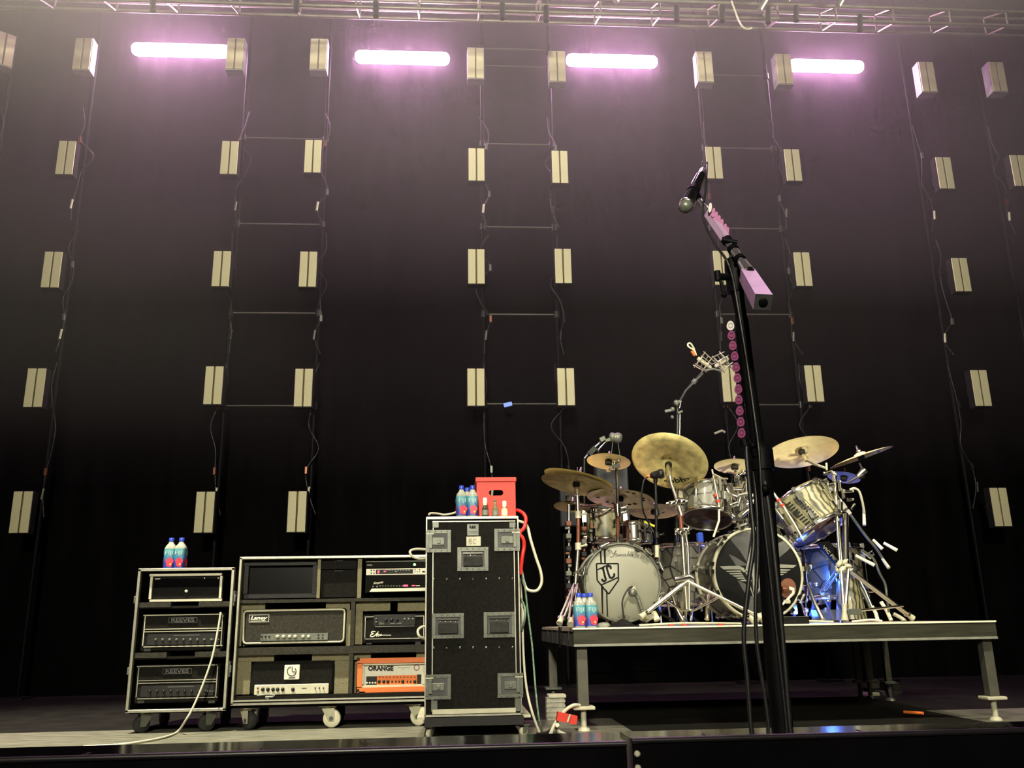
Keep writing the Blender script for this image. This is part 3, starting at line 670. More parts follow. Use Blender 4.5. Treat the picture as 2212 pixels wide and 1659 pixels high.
solo('coiled_cable', MB().cable([(556, 1503, Y2+.03), (575, 1500, Y2+.02), (592, 1501, Y2+.02), (588, 1505, Y2+.02), (574, 1506, Y2+.015), (580, 1510, Y2+.02)], .006), 'greyprint', 'short grey cable end lying under the amplifier with the white square badge', 'cable')
# ---------------------------------------------------------------- the tall case on its dolly
Y3 = 4.95; D3 = .6
xl = P(919, 1330, Y3).x; xr = (P(1118, 1150, Y3).x+P(1128, 1500, Y3).x)/2
zt3, zb3 = P(1020, 1116, Y3).z, P(1020, 1546, Y3).z
k = thing('flight_case', 'tall black flight case with recessed latches and a paper tag', 'flight case', ((xl+xr)/2, Y3+D3/2, zb3))
MB().box((xl, Y3+.012, zb3), (xr, Y3+D3, zt3)).build('case_body', 'rackblack', k)
MB().pb(934, 1126, 1113, 1540, Y3+.002, Y3+.02).build('lid', 'rackblack', k)
b = MB()
for (x0, x1) in ((xl-.002, xl+.006), (xr-.006, xr+.002)): b.box((x0, Y3, zb3), (x1, Y3+.03, zt3), 0, .002)
b.box((xl, Y3+.002, zt3-.012), (xr, Y3+D3, zt3+.002)); b.box((xl, Y3, zb3-.002), (xr, Y3+.03, zb3+.008))
b.build('edge_trim', 'alu', k)
b = MB(); b.pb(933.5, 1128, 935.5, 1536, Y3, Y3+.01); b.pb(1112, 1128, 1114, 1536, Y3, Y3+.01); b.pb(934, 1125, 1113, 1127, Y3-.001, Y3+.01); b.build('lid_trim', 'alu', k)
MB().pb(934, 1531, 1114, 1541, Y3-.003, Y3+.01).build('kick_strip', 'pale', k)
b = MB()
for y in (1251, 1399):
    for i in range(7): b.lathe([(.006, 0), (.005, .003), (1e-5, .004)], P(937+i*28.3, y-i*.25, Y3+.002), V((0, -1, 0)), 10)
b.build('rivets', 'chrome', k)
def latch(x0, y0, x1, y1, s):
    f = MB().pframe(x0, y0, x1, y1, 7, Y3-.006, Y3+.003)
    for i in range(4):
        for q in ((x0+8+i*(x1-x0-16)/3, y0+3.5), (x0+8+i*(x1-x0-16)/3, y1-3.5)): f.lathe([(.004, 0), (.003, .003), (1e-5, .003)], P(*q, Y3-.006), V((0, -1, 0)), 8)
    o = f.build('latch_dish', 'zinc', k)
    MB().pb(x0+6, y0+6, x1-6, y1-6, Y3-.001, Y3+.003).build('dish_floor', 'greydark', o)
    cx, cy = (x0+x1)/2, (y0+y1)/2
    b = MB(); b.pb(cx-13, cy-8, cx+13, cy+8, Y3-.008, Y3-.002, 0, .006); b.pb(cx-3, cy-4, cx+4, cy+5, Y3-.016, Y3-.008, 0, .003); xx = cx+s*17; b.pb(xx-4, cy-16, xx+4, cy+16, Y3-.01, Y3-.002, 0, .004)
    b.build('butterfly', 'zinc', o)
    MB().pb(x0 if s < 0 else x1-17, y0+7, x0+17 if s < 0 else x1, y0+9.5, Y3-.009, Y3-.004).build('lip_bar', 'pale', o)
latch(920, 1145, 974, 1193, -1); latch(1068, 1142, 1123, 1190, 1); latch(919, 1457, 974, 1511, -1); latch(1075, 1454, 1130, 1507, 1)
def handle(x0, y0, x1, y1):
    f = MB().pframe(x0, y0, x1, y1, 7.5, Y3-.006, Y3+.003)
    for i in range(5): f.lathe([(.004, 0), (.003, .003), (1e-5, .003)], P(x0+8+i*(x1-x0-16)/4, y0+3.5, Y3-.006), V((0, -1, 0)), 8); f.lathe([(.004, 0), (.003, .003), (1e-5, .003)], P(x0+8+i*(x1-x0-16)/4, y1-3.5, Y3-.006), V((0, -1, 0)), 8)
    o = f.build('handle_dish', 'zinc', k)
    MB().pb(x0+7, y0+7, x1-7, y1-7, Y3-.001, Y3+.003).build('dish_floor', 'greydark', o)
    MB().pframe(x0+7, y0+7, x1-7, y1-7, 1.4, Y3-.008, Y3).build('inner_lip', 'chrome', o)
    b = MB().pb(x0+13, y0+20, x1-13, y1-10, Y3-.02, Y3-.006, 0, .008); b.build('grip', 'rubber', o)
    b = MB(); b.pb(x0+12, y0+11, x1-12, y0+14, Y3-.014, Y3-.004); [b.lathe([(.005, 0), (.004, .005), (1e-5, .005)], P(x0+18+i*(x1-x0-36)/3, y0+18, Y3-.006), V((0, -1, 0)), 8) for i in range(4)]
    b.build('hinge_bar', 'chrome', o)
handle(988, 1182, 1055, 1233); handle(933, 1325, 1002, 1379); handle(1045, 1322, 1112, 1377)
b = MB().pb(1009, 1132, 1034, 1157, Y3-.003, Y3+.002, 0, .006); b.text('R&R', 1014, 1135, 1029, 1142, Y3-.0045, 1, 0, .05); b.pb(1011, 1147, 1031, 1148, Y3-.004, Y3-.002, 2); b.pb(1013, 1150.5, 1030, 1151.3, Y3-.004, Y3-.002, 2)
b.build('maker_plate', ['zinc', 'ink', 'greydark'], k)
b = MB().pb(1007.5, 1159, 1038.5, 1179, Y3-.003, Y3+.002, 0)
b.stroke([(1013, 1164), (1013, 1175)], Y3-.0045, .8, 1); b.stroke([(1013, 1164), (1017, 1164), (1018, 1167), (1013.5, 1169), (1018.5, 1171), (1017.5, 1174.5), (1013, 1175)], Y3-.0045, .8, 1); b.stroke([(1029, 1164), (1025, 1164.5), (1022, 1169), (1023, 1174), (1028, 1174.5)], Y3-.0045, .8, 1); b.stroke([(1009, 1169), (1010.5, 1169)], Y3-.0045, 1, 1)
b.build('paper_tag', ['pale', 'greydark'], k)
b = MB(); [b.pb(x-7, y0, x+7, y1, Y3-.002, Y3+.006, 0, .005) for x, y0, y1 in ((941, 1128, 1140), (1107, 1128, 1140), (938, 1513, 1538), (1119, 1508, 1537))]; b.build('corner_plate', 'zinc', k)
dz = zb3
d = thing('dolly', 'pale wooden dolly on big casters under the tall flight case', 'dolly', ((xl+xr)/2, Y3+D3/2, 0))
MB().box((xl-.04, Y3+.03, dz-.018), (xr+.05, Y3+D3+.1, dz-.004), 0, .0).build('dolly_board', 'pale', d)
MB().box((xl, Y3, dz-.05), (xr+.01, Y3+D3+.05, dz-.006)).build('under_frame', 'black', d)
for x, rt in ((xl+.03, -.5), (xr+.02, -1.1)):
    for y in (Y3+.06, Y3+D3-.05): caster(d, V((x, y, 0)), (dz-.055)/2.42, rt if y < Y3+.2 else 1., ('zinc', 'pale'))
# on top of the case
zc = zt3+.004
c0, c1 = P(1030, 1113, Y3+.13), P(1113, 1036, Y3+.13)
t = thing('plastic_crate', 'bright red plastic crate standing on the tall flight case', 'crate', ((c0.x+c1.x)/2, Y3+.3, zc))
x0, x1, y0, y1, z0, z1 = c0.x, c1.x, Y3+.13, Y3+.43, zc, c1.z
hx, hz, hw, hh = (x0+x1)/2, z0+(z1-z0)*.66, .042, .016
b = MB()                                                    # front wall with the slot-shaped hand hole
hole = [V((hx+s*(hw-hh)+hh*math.cos(math.radians(a)), y0, hz+hh*math.sin(math.radians(a)))) for s, aa in ((1, range(-90, 91, 30)), (-1, range(90, 271, 30))) for a in aa]
outer = []
for p in hole:
    dx_, dz_ = p.x-hx, p.z-hz; sx = ((x1-hx) if dx_ > 0 else (hx-x0))/max(abs(dx_), 1e-6); sz = ((z1-hz) if dz_ > 0 else (hz-z0))/max(abs(dz_), 1e-6); q = min(sx, sz); outer.append(V((hx+dx_*q, y0, hz+dz_*q)))
nh = len(hole)
b.add(hole+outer, [(i, (i+1) % nh, nh+(i+1) % nh, nh+i) for i in range(nh)])
for i in range(nh):
    p, q = outer[i], outer[(i+1) % nh]
    if abs(p.x-q.x) > 1e-5 and abs(p.z-q.z) > 1e-5: b.add([p, q, V((p.x if min(abs(p.x-x0), abs(p.x-x1)) < 1e-5 else q.x, y0, p.z if min(abs(p.z-z0), abs(p.z-z1)) < 1e-5 else q.z))], [(0, 1, 2)])
zl = min(p.z for p in outer); zh = max(p.z for p in outer)
for za, zc_ in ((z0, zl), (zh, z1)):
    if zc_-za > 1e-4: b.add([V((x0, y0, za)), V((x1, y0, za)), V((x1, y0, zc_)), V((x0, y0, zc_))], [(0, 1, 2, 3)])
b.build('front_wall', 'red', t)
MB().box((x0, y0+.001, z0), (x0+.006, y1, z1)).build('side_wall', 'red', t); MB().box((x1-.006, y0+.001, z0), (x1, y1, z1)).build('side_wall', 'red', t)
MB().box((x0, y1-.006, z0), (x1, y1, z0+(z1-z0)*.5)).build('back_wall', 'red', t); MB().box((x0, y0, z0), (x1, y1, z0+.006)).build('crate_floor', 'red', t)
b = MB().box((x0-.006, y0-.006, z1-.012), (x1+.006, y0+.008, z1+.014), 0, .004); b.box((x0-.006, y0, z1-.012), (x0+.008, y1, z1+.014)); b.box((x1-.008, y0, z1-.012), (x1+.006, y1, z1+.014)); b.build('rim', 'red', t)
bottle(997, 1113, Y3+.06, 'square water bottle on the flight case, farther one from the red crate', zc, .93)
bottle(1021, 1113, Y3+.06, 'square water bottle on the flight case, touching the red crate', zc, .93)
bottle(1009.5, 1113, Y3+.14, 'square water bottle standing behind the other two on the flight case', zc, .93)
def small_bottle(px, h, cap, bm, label, capped):
    c = P(px, 1113, Y3+.045); c.z = zc; s = PX(Y3+.045)
    t = thing('small_bottle', label, 'bottle', c)
    r = 7*s; H = h*s
    if capped:
        MB().lathe([(r*.95, 0), (r, .004), (r, H*.42), (r*.85, H*.48), (r*.5, H*.54), (r*.5, H*.6)], c, n=20).build('bottle_body', bm, t)
        MB().lathe([(r*.62, H*.58), (r*.66, H*.62), (r*.6, H*.98), (1e-5, H)], c, n=18).build('cap', cap, t)
    else:
        MB().lathe([(r*.95, 0), (r, .004), (r, H*.36), (r*.8, H*.48), (r*.45, H*.6), (r*.32, H*.8), (r*.34, H*.9)], c, n=20).build('bottle_body', bm, t)
        MB().lathe([(r*.36, H*.86), (r*.4, H*.9), (r*.3, H*.97), (1e-5, H)], c, n=18).build('cap', cap, t)
    MB().lathe([(r*1.02, H*.08), (r*1.02, H*.34)], c, n=20).build('bottle_label', 'greyprint' if bm != 'glasscream' else 'white', t)
small_bottle(1048, 40, 'white', 'glassdark', 'small dark bottle with a tall white cap before the red crate', True)
small_bottle(1070, 37, 'zinc', 'glassolive', 'small narrow-necked olive bottle before the red crate', False)
small_bottle(1090, 33, 'white', 'glasscream', 'small cream bottle with a white cap before the red crate', True)
# its cables
YC = Y3+.02
solo('loose_cable', MB().cable([(926, 1113, Y3+.1), (930, 1109, Y3+.1), (945, 1109.5, Y3+.12), (960, 1112, Y3+.12), (978, 1109, Y3+.12), (986, 1106, Y3+.14)], .006), 'cablewhite', 'thin white cable lying on top of the flight case beside the water bottles', 'cable')
solo('loose_cable', MB().cable([(922, 1187, Y3+.05), (900, 1186, Y3+.03), (888, 1189, Y3+.02), (886, 1195, Y3+.01), (893, 1203, Y3+.01), (908, 1207, Y3+.02), (924, 1206, Y3+.06)], .0075), 'cablewhite', 'white cable loop sticking out of the flight case over the wide rack', 'cable')
solo('loose_cable', MB().cable([(922, 1353, Y3+.05), (912, 1354, Y3+.03), (904, 1360, Y3+.02), (903, 1368, Y3+.01), (908, 1376, Y3+.01), (922, 1381, Y3+.06)], .0075), 'cablewhite', 'short white cable loop beside the small amplifier with white script', 'cable')
solo('red_cable', MB().cable([(1110, 1102, Y3+.2), (1120, 1103, Y3+.16), (1131, 1110, Y3+.1), (1136, 1122, Y3+.08), (1132, 1140, Y3+.06), (1122, 1152, Y3+.03), (1130, 1164, Y3+.03), (1132, 1180, Y3+.04), (1128, 1205, Y3+.04), (1124, 1240, Y3+.06)], .0105, 8), 'redcable', 'thick red cable curling from the red crate down the flight case', 'cable')
solo('loose_cable', MB().cable([(1118, 1125, Y3+.16), (1132, 1130, Y3+.14), (1140, 1140, Y3+.1), (1146, 1165, Y3+.08), (1158, 1205, Y3+.08), (1168, 1235, Y3+.08), (1170, 1258, Y3+.08), (1162, 1274, Y3+.08), (1150, 1277, Y3+.08), (1138, 1272, Y3+.08), (1131, 1255, Y3+.1), (1126, 1230, Y3+.12)], .0085, 8), 'cablewhite', 'long white cable looping out beside the flight case toward the drums', 'cable')
gp = PF(1172, 1583, .01)
solo('loose_cable', MB().cable([(1124, 1235, Y3+.1), (1133, 1262, Y3+.08), (1140, 1320, Y3+.08), (1149, 1390, Y3+.08), (1153, 1440, Y3+.06), (1158, 1500, Y3+.04), (1164, 1550, Y3+.02), gp], .0052, 8), 'cablegreen', 'green and white flecked cable running down beside the flight case to the stage', 'cable')
gp = PF(1166, 1585, .01)
solo('loose_cable', MB().cable([(1122, 1250, Y3+.12), (1127, 1300, Y3+.1), (1131, 1420, Y3+.09), (1138, 1490, Y3+.07), (1150, 1540, Y3+.03), gp], .007, 8), 'cablewhite', 'pale cable hugging the edge of the flight case down to the stage', 'cable')
solo('loose_cable', MB().cable([(1123, 1290, Y3+.1), (1133, 1310, Y3+.06), (1134, 1335, Y3+.05), (1127, 1362, Y3+.08)], .006, 8), 'cablegreen', 'short green cable bowing out beside the lower grip of the flight case', 'cable')
solo('loose_cable', MB().cable([(1121, 1300, Y3+.12), (1129, 1318, Y3+.08), (1130, 1340, Y3+.07), (1124, 1358, Y3+.1)], .006, 8), 'cablewhite', 'short white cable bowing out beside the lower grip of the flight case', 'cable')
# ---------------------------------------------------------------- drum riser
YR = 5.1; DR = 1.9
xl = P(1239, 1376, YR).x; xr = P(2152, 1358, YR).x
zd = P(1690, 1349, YR).z; zu = P(1690, 1389, YR).z
rs = thing('drum_riser', 'long grey drum riser platform on square posts', 'platform', ((xl+xr)/2, YR+DR/2, 0))
MB().box((xl+.01, YR+.01, zd-.02), (xr-.01, YR+DR, zd)).build('deck', 'decktop', rs)
MB().box((xl, YR, zu+.014), (xr, YR+.03, zd-.006)).build('front_fascia', 'deckfront', rs)
MB().box((xl-.004, YR-.006, zd-.008), (xr+.004, YR+.035, zd+.001), 0, .002).build('edge_trim', 'cream', rs)
MB().box((xl, YR-.004, zu), (xr, YR+.04, zu+.014), 0, .003).build('lower_rail', 'greyprint', rs)
b = MB(); b.box((xl, YR+.03, zu), (xl+.03, YR+DR, zu+.07), 1); b.box((xl, YR+.03, zu+.085), (xl+.03, YR+DR, zd-.02), 1); b.box((xl+.004, YR+.03, zu), (xl+.03, YR+DR, zd-.02), 0)
for i in range(6): b.box((xl-.003, YR+.2+i*.3, zu), (xl, YR+.235+i*.3, zd-.02), 0)
b.build('side_fascia', ['deckfront', 'zinc'], rs)
MB().box((xr-.03, YR+.03, zu), (xr, YR+DR, zd-.02)).build('side_fascia', 'deckfront', rs)
MB().box((xl, YR+DR-.03, zu), (xr, YR+DR, zd-.02)).build('back_fascia', 'black', rs)
b = MB().box((xl-.006, YR+.62, zu-.02), (xl-.001, YR+.68, zd+.005)); b.box((xl-.006, YR+.62, zd), (xl+.1, YR+.68, zd+.004)); b.build('strap', 'clothblack', rs)
def post(x, y, hw, foot):
    z0 = .13
    MB().box((x-hw, y-hw, z0), (x+hw, y+hw, zu+.01)).build('post', 'greypost', rs)
    b = MB().box((x-hw*2.1, y-hw*1.8, z0-.018), (x+hw*2.1, y+hw*1.8, z0), 0, .006); b.tube([V((x, y, 0.012)), V((x, y, z0))], .016, 10); b.lathe([(.035, 0), (.03, .012), (.016, .02)], V((x, y, 0)), n=16)
    b.build('screw_foot', foot, rs)
xf = P(1258, 1460, YR+.06).x
post(xf, YR+.07, .029, 'pale'); post(P(2128, 1385, YR+.06).x, YR+.07, .028, 'pale')
post(xf, YR+DR-.3, .028, 'zinc'); post(P(1852, 1440, YR+DR-.3).x, YR+DR-.3, .02, 'zinc'); post(P(1915, 1440, YR+DR-.5).x, YR+DR-.5, .02, 'zinc'); post(xr-.06, YR+DR-.3, .028, 'zinc')
# things under and beside it
solo('pipe_clamp', MB().obox(P(1224, 1551, YR-.02), .055, .025, .022, (V((.97, 0, -.22)), V((0, 1, 0)), V((.22, 0, .97)))).tube([P(1226, 1560, YR-.05), P(1232, 1543, YR-.05)], .006, 6, 1), ['red', 'pale'], 'red clamp lying at the foot of the riser corner post', 'clamp')
solo('floor_cable', MB().cable([PF(1190, 1583, .02), P(1200, 1562, YR+.0), P(1220, 1536, YR), P(1238, 1524, YR), P(1252, 1524, YR+.03)], .01, 8), 'cablewhite', 'grey cable arching over the red clamp to the riser post', 'cable')
solo('floor_cable', MB().cable([PF(1160, 1586, .012), PF(1180, 1583, .012), PF(1192, 1574, .02), P(1200, 1560, YR+.05), P(1206, 1552, YR+.1)], .008, 8), 'cableblack', 'dark cable on the stage floor beside the red clamp', 'cable')
solo('floor_cable', MB().cable([P(1204, 1566, YR-.1), PF(1203, 1574, .02), PF(1208, 1582, .012), PF(1222, 1588, .012)], .011, 8), 'cablewhite', 'white cable end bending onto the stage under the red clamp', 'cable')
t = thing('stage_box', 'small ribbed grey connector box by the rear riser post', 'box', PF(1200, 1556, 0))
c = PF(1200, 1556, 0); b = MB().box((c.x-.05, c.y, 0), (c.x+.06, c.y+.1, .13)); [b.box((c.x-.054, c.y-.004, .02+i*.028), (c.x+.064, c.y, .034+i*.028)) for i in range(4)]; b.build('box_body', 'concrete', t)
MB().box((c.x-.04, c.y-.01, .13), (c.x+.07, c.y+.1, .15), 0, .005).build('box_cap', 'pale', t)
yb_ = YR+DR-.1
t = thing('connector_stack', 'dim stack of connectors standing in the dark under the drum riser', 'connector box', P(1905, 1560, yb_))
for (x0, y0, x1, y1, m) in ((1873, 1471, 1900, 1488, 'greypost'), (1877, 1496, 1902, 1509, 'pale'), (1904, 1493, 1915, 1510, 'greydark'), (1928, 1474, 1945, 1492, 'greypost'), (1930, 1492, 1950, 1510, 'greydark'), (1880, 1510, 1903, 1540, 'greydark'), (1935, 1528, 1953, 1560, 'greydark')):
    MB().pb(x0, y0, x1, y1, yb_, yb_+.12, 0, .01).build('connector', m, t)
MB().pb(1868, 1468, 1948, 1545, yb_+.121, yb_+.2).build('back_plate', 'black', t)
a, b_ = PF(1953, 1538, .03), PF(1994, 1541, .03)
solo('floor_cable', MB().tube([a, b_], .009, 8), 'orange', 'short bright orange cable on the stage under the riser', 'cable')
solo('floor_cable', MB().cable([P(1238, 1455, 6.9), P(1330, 1453, 6.9), P(1400, 1451, 6.9), P(1425, 1449, 6.9)], .007), 'greydark', 'thin dark cable slung in the shade under the drum riser', 'cable')
# ---------------------------------------------------------------- drum builders
def orient(c, n): 
    x, y, z = frame(n); m = Matrix((x, y, z)).transposed().to_4x4(); m.translation = c; return m
def ell(cx, cy, b_over_a, phi, Y, up=True):
    """centre and upward normal of a disc seen as an ellipse; phi tilts the long axis (degrees, clockwise on the picture)"""
    c = P(cx, cy, Y); v = (c-EYEV).normalized(); r = (cr-v*cr.dot(v)).normalized(); u = r.cross(v)*1
    u = (cu-v*cu.dot(v)).normalized()
    a = math.radians(phi); m = u*math.cos(a)+r*math.sin(a)
    s = math.sqrt(max(0, 1-b_over_a**2))
    return c, (v*b_over_a*(1 if up else -1)+m*s).normalized()
def aim(o, c, n):
    o.matrix_world = orient(c, n); return o
def pxm(cx, cy, Y):                                   # metres per pixel across the line of sight
    d = (P(cx, cy, Y)-EYEV).length; dd = ray(cx, cy).length; return d/dd
def cymbal(cx, cy, a, ba, phi, Y, m, label, name='cymbal', bell=.2, china=False, holes=False, lift=0., text=None, up=True):
    c, n = ell(cx, cy, ba, phi, Y, up); R = a*pxm(cx, cy, Y)
    t = thing(name, label, 'cymbal', c); aim(t, c+n*lift, n); ROOT[t.name] = V((0, 0, 0))
    rb = R*bell; hb = R*.075
    if china: prof = [(R*1.0, .018*R/.23), (R*.93, 0), (R*.84, -.006), (R*.6, .012), (rb*1.15, .022), (rb, .026), (rb*.95, .05), (rb*.3, .052), (.006, .052)]
    else: prof = [(R, -R*.085), (R*.8, -R*.05), (R*.55, -R*.022), (rb*1.4, -R*.006), (rb, 0), (rb*.85, hb*.6), (rb*.55, hb*.93), (.006, hb)]
    full = prof+[(r, h+.0022) for r, h in prof[::-1]]
    b = MB().lathe(full, n=56, caps=False)
    b.build('disc', m, t)
    if holes:
        b = MB()
        for k in range(6):
            q = 2*math.pi*k/6+.3
            for s in (-.09, .09): b.lathe([(R*.06, -R*.055), (R*.06, -R*.0537)], V((R*.68*math.cos(q+s*1.6), R*.68*math.sin(q+s*1.6), 0)), n=14)
        b.build('hole', 'ink', t)
    if text:
        vs, fs = glyphs(text, 0, .01); b = MB(); w = max(v[0] for v in vs)
        k = R*.75/w; b.add([V((-(v[0]-w/2)*k*1, -R*.72+v[1]*k*.9, .0075-R*0.02)) for v in vs], fs); b.build('lettering', 'ink', t)
    b = MB().lathe([(.022, -.03), (.024, -.012), (.02, -.001)], n=16); b.build('felt_washer', 'charcoal', t)
    h = prof[-1][1]; MB().lathe([(.018, h+.003), (.02, h+.016), (.008, h+.02), (.006, h+.05), (1e-5, h+.051)], n=14).build('wing_nut', 'chromedull', t)
    return t
def drum(c, n, R, H, shell, top, bot, label, name, cat='drum', hoop='chrome', lugs=8, kick=False):
    """c: middle of the lower (or front) head; n: axis from it to the other head"""
    t = thing(name, label, cat, c); aim(t, c, n); ROOT[t.name] = V((0, 0, 0))
    s = MB().lathe([(R, .01), (R, H-.01)], n=56, caps=False); s.build('shell', shell, t)
    MB().lathe([(1e-5, .004), (R*.97, .004), (R*1.0, .012)], n=56, caps=False).build('lower_head' if not kick else 'front_head', bot, t)
    MB().lathe([(R, H-.012), (R*.97, H-.004), (1e-5, H-.004)], n=56, caps=False).build('upper_head' if not kick else 'rear_head', top, t)
    w = .022 if not kick else .042
    for z0, s in ((0, 1), (H, -1)):
        MB().lathe([(R*1.0, s*w), (R*1.035, s*w), (R*1.045, s*w*.4), (R*1.035, -s*.006), (R*.985, -s*.006), (R*.985, s*.004)], V((0, 0, z0)), n=56, caps=False).build('hoop', hoop, t)
    for k in range(lugs):
        a = 2*math.pi*(k+.35)/lugs; d = V((math.cos(a), math.sin(a), 0)); b = MB()
        b.tube([d*(R+.022)+V((0, 0, -.004)), d*(R+.022)+V((0, 0, H+.004))], .0032, 6)
        for zz in ((H*.24, H*.76) if not kick else (.1, H-.1)):
            b.obox(d*(R+.012)+V((0, 0, zz)), .016, .01, .024, (d, V((0, 0, 1)).cross(d), V((0, 0, 1))))
        for zz in (.006, H-.006): b.obox(d*(R*1.05+.006)+V((0, 0, zz)), .012, .011, .015, (d, V((0, 0, 1)).cross(d), V((0, 0, 1))))
        b.build('lug', 'chrome', t)
    return t
def rod(pts, r, n=8, b=None, mi=0): return (b or MB()).tube(pts, r, n, mi)
def stand(name, label, cat='stand', at_=None, group=None): return thing(name, label, cat, at_, group)
def foot(parent, q, d):
    q = at(q); MB().tube([q-d*.05, q+d*.004], [.011, .016], 10).build('rubber_foot', 'pale', parent)
# ---------------------------------------------------------------- kick drums
YK = 5.36
def kick_axis(yaw): return V((math.sin(yaw), math.cos(yaw), 0))
sc1 = pxm(1345, 1257, YK)
c = P(1345, 1258, YK); R = 85*sc1/1.04; c.z = max(c.z, zd+R*1.045)
k1 = drum(c, kick_axis(0), R, .36, 'wrapdark', 'white', 'whitehead', 'smaller bass drum with a white front head, shield emblem and script', 'bass_drum', kick=True, hoop='zinc', lugs=8)
kf = YK+.0026
b = MB()
dzp = (c.z-P(1345, 1258, YK).z)
def q1(pts): return pts
b.poly([(1295.5, 1193), (1299, 1190), (1300.5, 1218), (1297, 1218)], kf); b.poly([(1304, 1186), (1308, 1184.5), (1309, 1218), (1305.5, 1218)], kf)
b.poly([(1298, 1263), (1303, 1266), (1303, 1333), (1300.5, 1331)], kf); b.poly([(1309, 1273), (1312, 1277), (1314, 1337), (1311, 1336.5)], kf)
sh = [(1288.5, 1217.5), (1335.5, 1217.5), (1336, 1253.5), (1314.5, 1283.5), (1290, 1253.5)]
for i in range(5):
    p, q = sh[i], sh[(i+1) % 5]; b.stroke([p, q], kf, 3.2, 0, 1)
b.stroke([(1290, 1231), (1316, 1219)], kf, 3, 0, 1); b.stroke([(1298, 1264), (1336, 1247)], kf, 3, 0, 1)
b.stroke([(1298.5, 1229), (1305.5, 1226)], kf-.0005, 2, 0, 1); b.stroke([(1302.5, 1227.5), (1307, 1246), (1308.5, 1252.5), (1305, 1255.5), (1301.5, 1253.5), (1300.5, 1250)], kf-.0005, 4.6)
b.stroke([(1319.5, 1229), (1318.5, 1223.5), (1314.5, 1223), (1311, 1225.5), (1311.5, 1230), (1316, 1244), (1319.5, 1248.5), (1324.5, 1246.5), (1327, 1243), (1326, 1238.5)], kf-.0005, 4.4)
b.build('emblem', 'ink', k1).matrix_parent_inverse = k1.matrix_world.inverted()
b = MB()                                                    # the script, pen strokes
for st, wd in (([(1318, 1193), (1314, 1190), (1314.5, 1188.5), (1319, 1188.5), (1322, 1192), (1323.5, 1196.5), (1327.5, 1193.5), (1331, 1188.5)], 1.1), ([(1331, 1188.5), (1328, 1196), (1324.5, 1201.5), (1320.5, 1203.5), (1318, 1201.5)], 1.3),
    ([(1333, 1196.5), (1330, 1196), (1328, 1199.5), (1330, 1201.5), (1333, 1198.5), (1333.5, 1196.5), (1333, 1201), (1336, 1200)], 1.),
    ([(1336, 1201.5), (1338, 1196.5), (1337.5, 1201.5), (1341, 1196.5), (1341, 1201.5), (1345, 1196.5), (1345, 1201), (1347, 1200.5)], 1.),
    ([(1351, 1196.5), (1348, 1197), (1347, 1200.5), (1349.5, 1201), (1351.5, 1197), (1351.5, 1201), (1354, 1199.5)], 1.),
    ([(1355, 1201.5), (1358, 1190), (1357, 1197), (1356.5, 1201), (1359.5, 1196.5), (1359.5, 1201), (1362, 1199.5)], 1.),
    ([(1366, 1196.5), (1363, 1197), (1362, 1200.5), (1364.5, 1201), (1366.5, 1197), (1366.5, 1201), (1368, 1200)], 1.)):
    b.stroke(st, kf, wd)
crown = [(1334, 1331), (1338, 1334), (1341, 1329), (1344.5, 1332.5), (1347.5, 1326.5), (1350.5, 1332.5), (1354, 1329), (1357, 1334), (1361.5, 1331), (1357, 1337.5), (1340, 1337.5), (1334, 1331)]
for i in range(len(crown)-1): b.stroke([crown[i], crown[i+1]], kf, .8, 0, 1)
b.text('REMO', 1341, 1333.5, 1353, 1336.3, kf)
b.build('script_marking', 'greydark', k1).matrix_parent_inverse = k1.matrix_world.inverted()
def world_part(b, name, m, t):                                 # a part of a turned thing, given in world positions
    o = b.build(name, m); o.parent = t; o.matrix_parent_inverse = t.matrix_world.inverted(); return o
for (x, y) in ((1261, 1233), (1427, 1222), (1306, 1178), (1378, 1182), (1400, 1192), (1420, 1300)):
    p = P(x, y, YK-.01); d = (p-c); d.y = 0; d.normalize(); e_ = d.cross(V((0, 1, 0)))
    b = MB().obox(p, .02, .02, .012, (d, V((0, 1, 0)), e_)); b.tube([p-e_*.028+V((0, -.02, 0)), p+e_*.028+V((0, -.02, 0))], .008, 8); b.tube([p+V((0, -.02, 0)), p+V((0, .1, 0))], .005, 6); world_part(b, 'claw', 'chrome', k1)
world_part(rod([(1262, 1226, YK+.05), (1256, 1230, YK), (1240, 1239, YK-.1)], [.011, .01, .009]), 'spur', 'chrome', k1)
sc2 = pxm(1638, 1240, YK)
c = P(1638, 1239, YK); R = 100*sc2/1.045; c.z = max(c.z, zd+R*1.05)
k2 = drum(c, kick_axis(0), R, .42, 'wrapdark', 'white', 'ink', 'larger bass drum with a black front head and pale winged star emblem', 'bass_drum', kick=True, hoop='pale', lugs=10)
kf = YK+.002
b = MB()
# star rays (grey) then wings and the upright emblem (pale)
for pl in ([(1612, 1138), (1624, 1134), (1613, 1214), (1600, 1192), (1572, 1158)], [(1672, 1178), (1698, 1165), (1712, 1180), (1690, 1199), (1674, 1212)], [(1574, 1197), (1588, 1203), (1612, 1218), (1610, 1222), (1590, 1222)], [(1592, 1252), (1612, 1262), (1617, 1288), (1612, 1286)], [(1621, 1288), (1627, 1288), (1630, 1326), (1616, 1322)]):
    b.poly(pl, kf+.0012, 1, .001)
def wing(s):
    f = lambda pts: [(1638+s*(x-1638), y+(0 if s > 0 else -3)) for x, y in pts]
    b.poly(f([(1555, 1223.5), (1596, 1222), (1607, 1227), (1611, 1236), (1606, 1236), (1600, 1230), (1563, 1230)]), kf, 0)
    for i, (xa, xb, y) in enumerate(((1567, 1599, 1233), (1574, 1601, 1238), (1582, 1604, 1243), (1590, 1607, 1248), (1598, 1611, 1253))):
        b.poly(f([(xa, y), (xb, y-1.2), (xb+3, y+2.4), (xa+5, y+2.8)]), kf, 0)
wing(1); wing(-1)
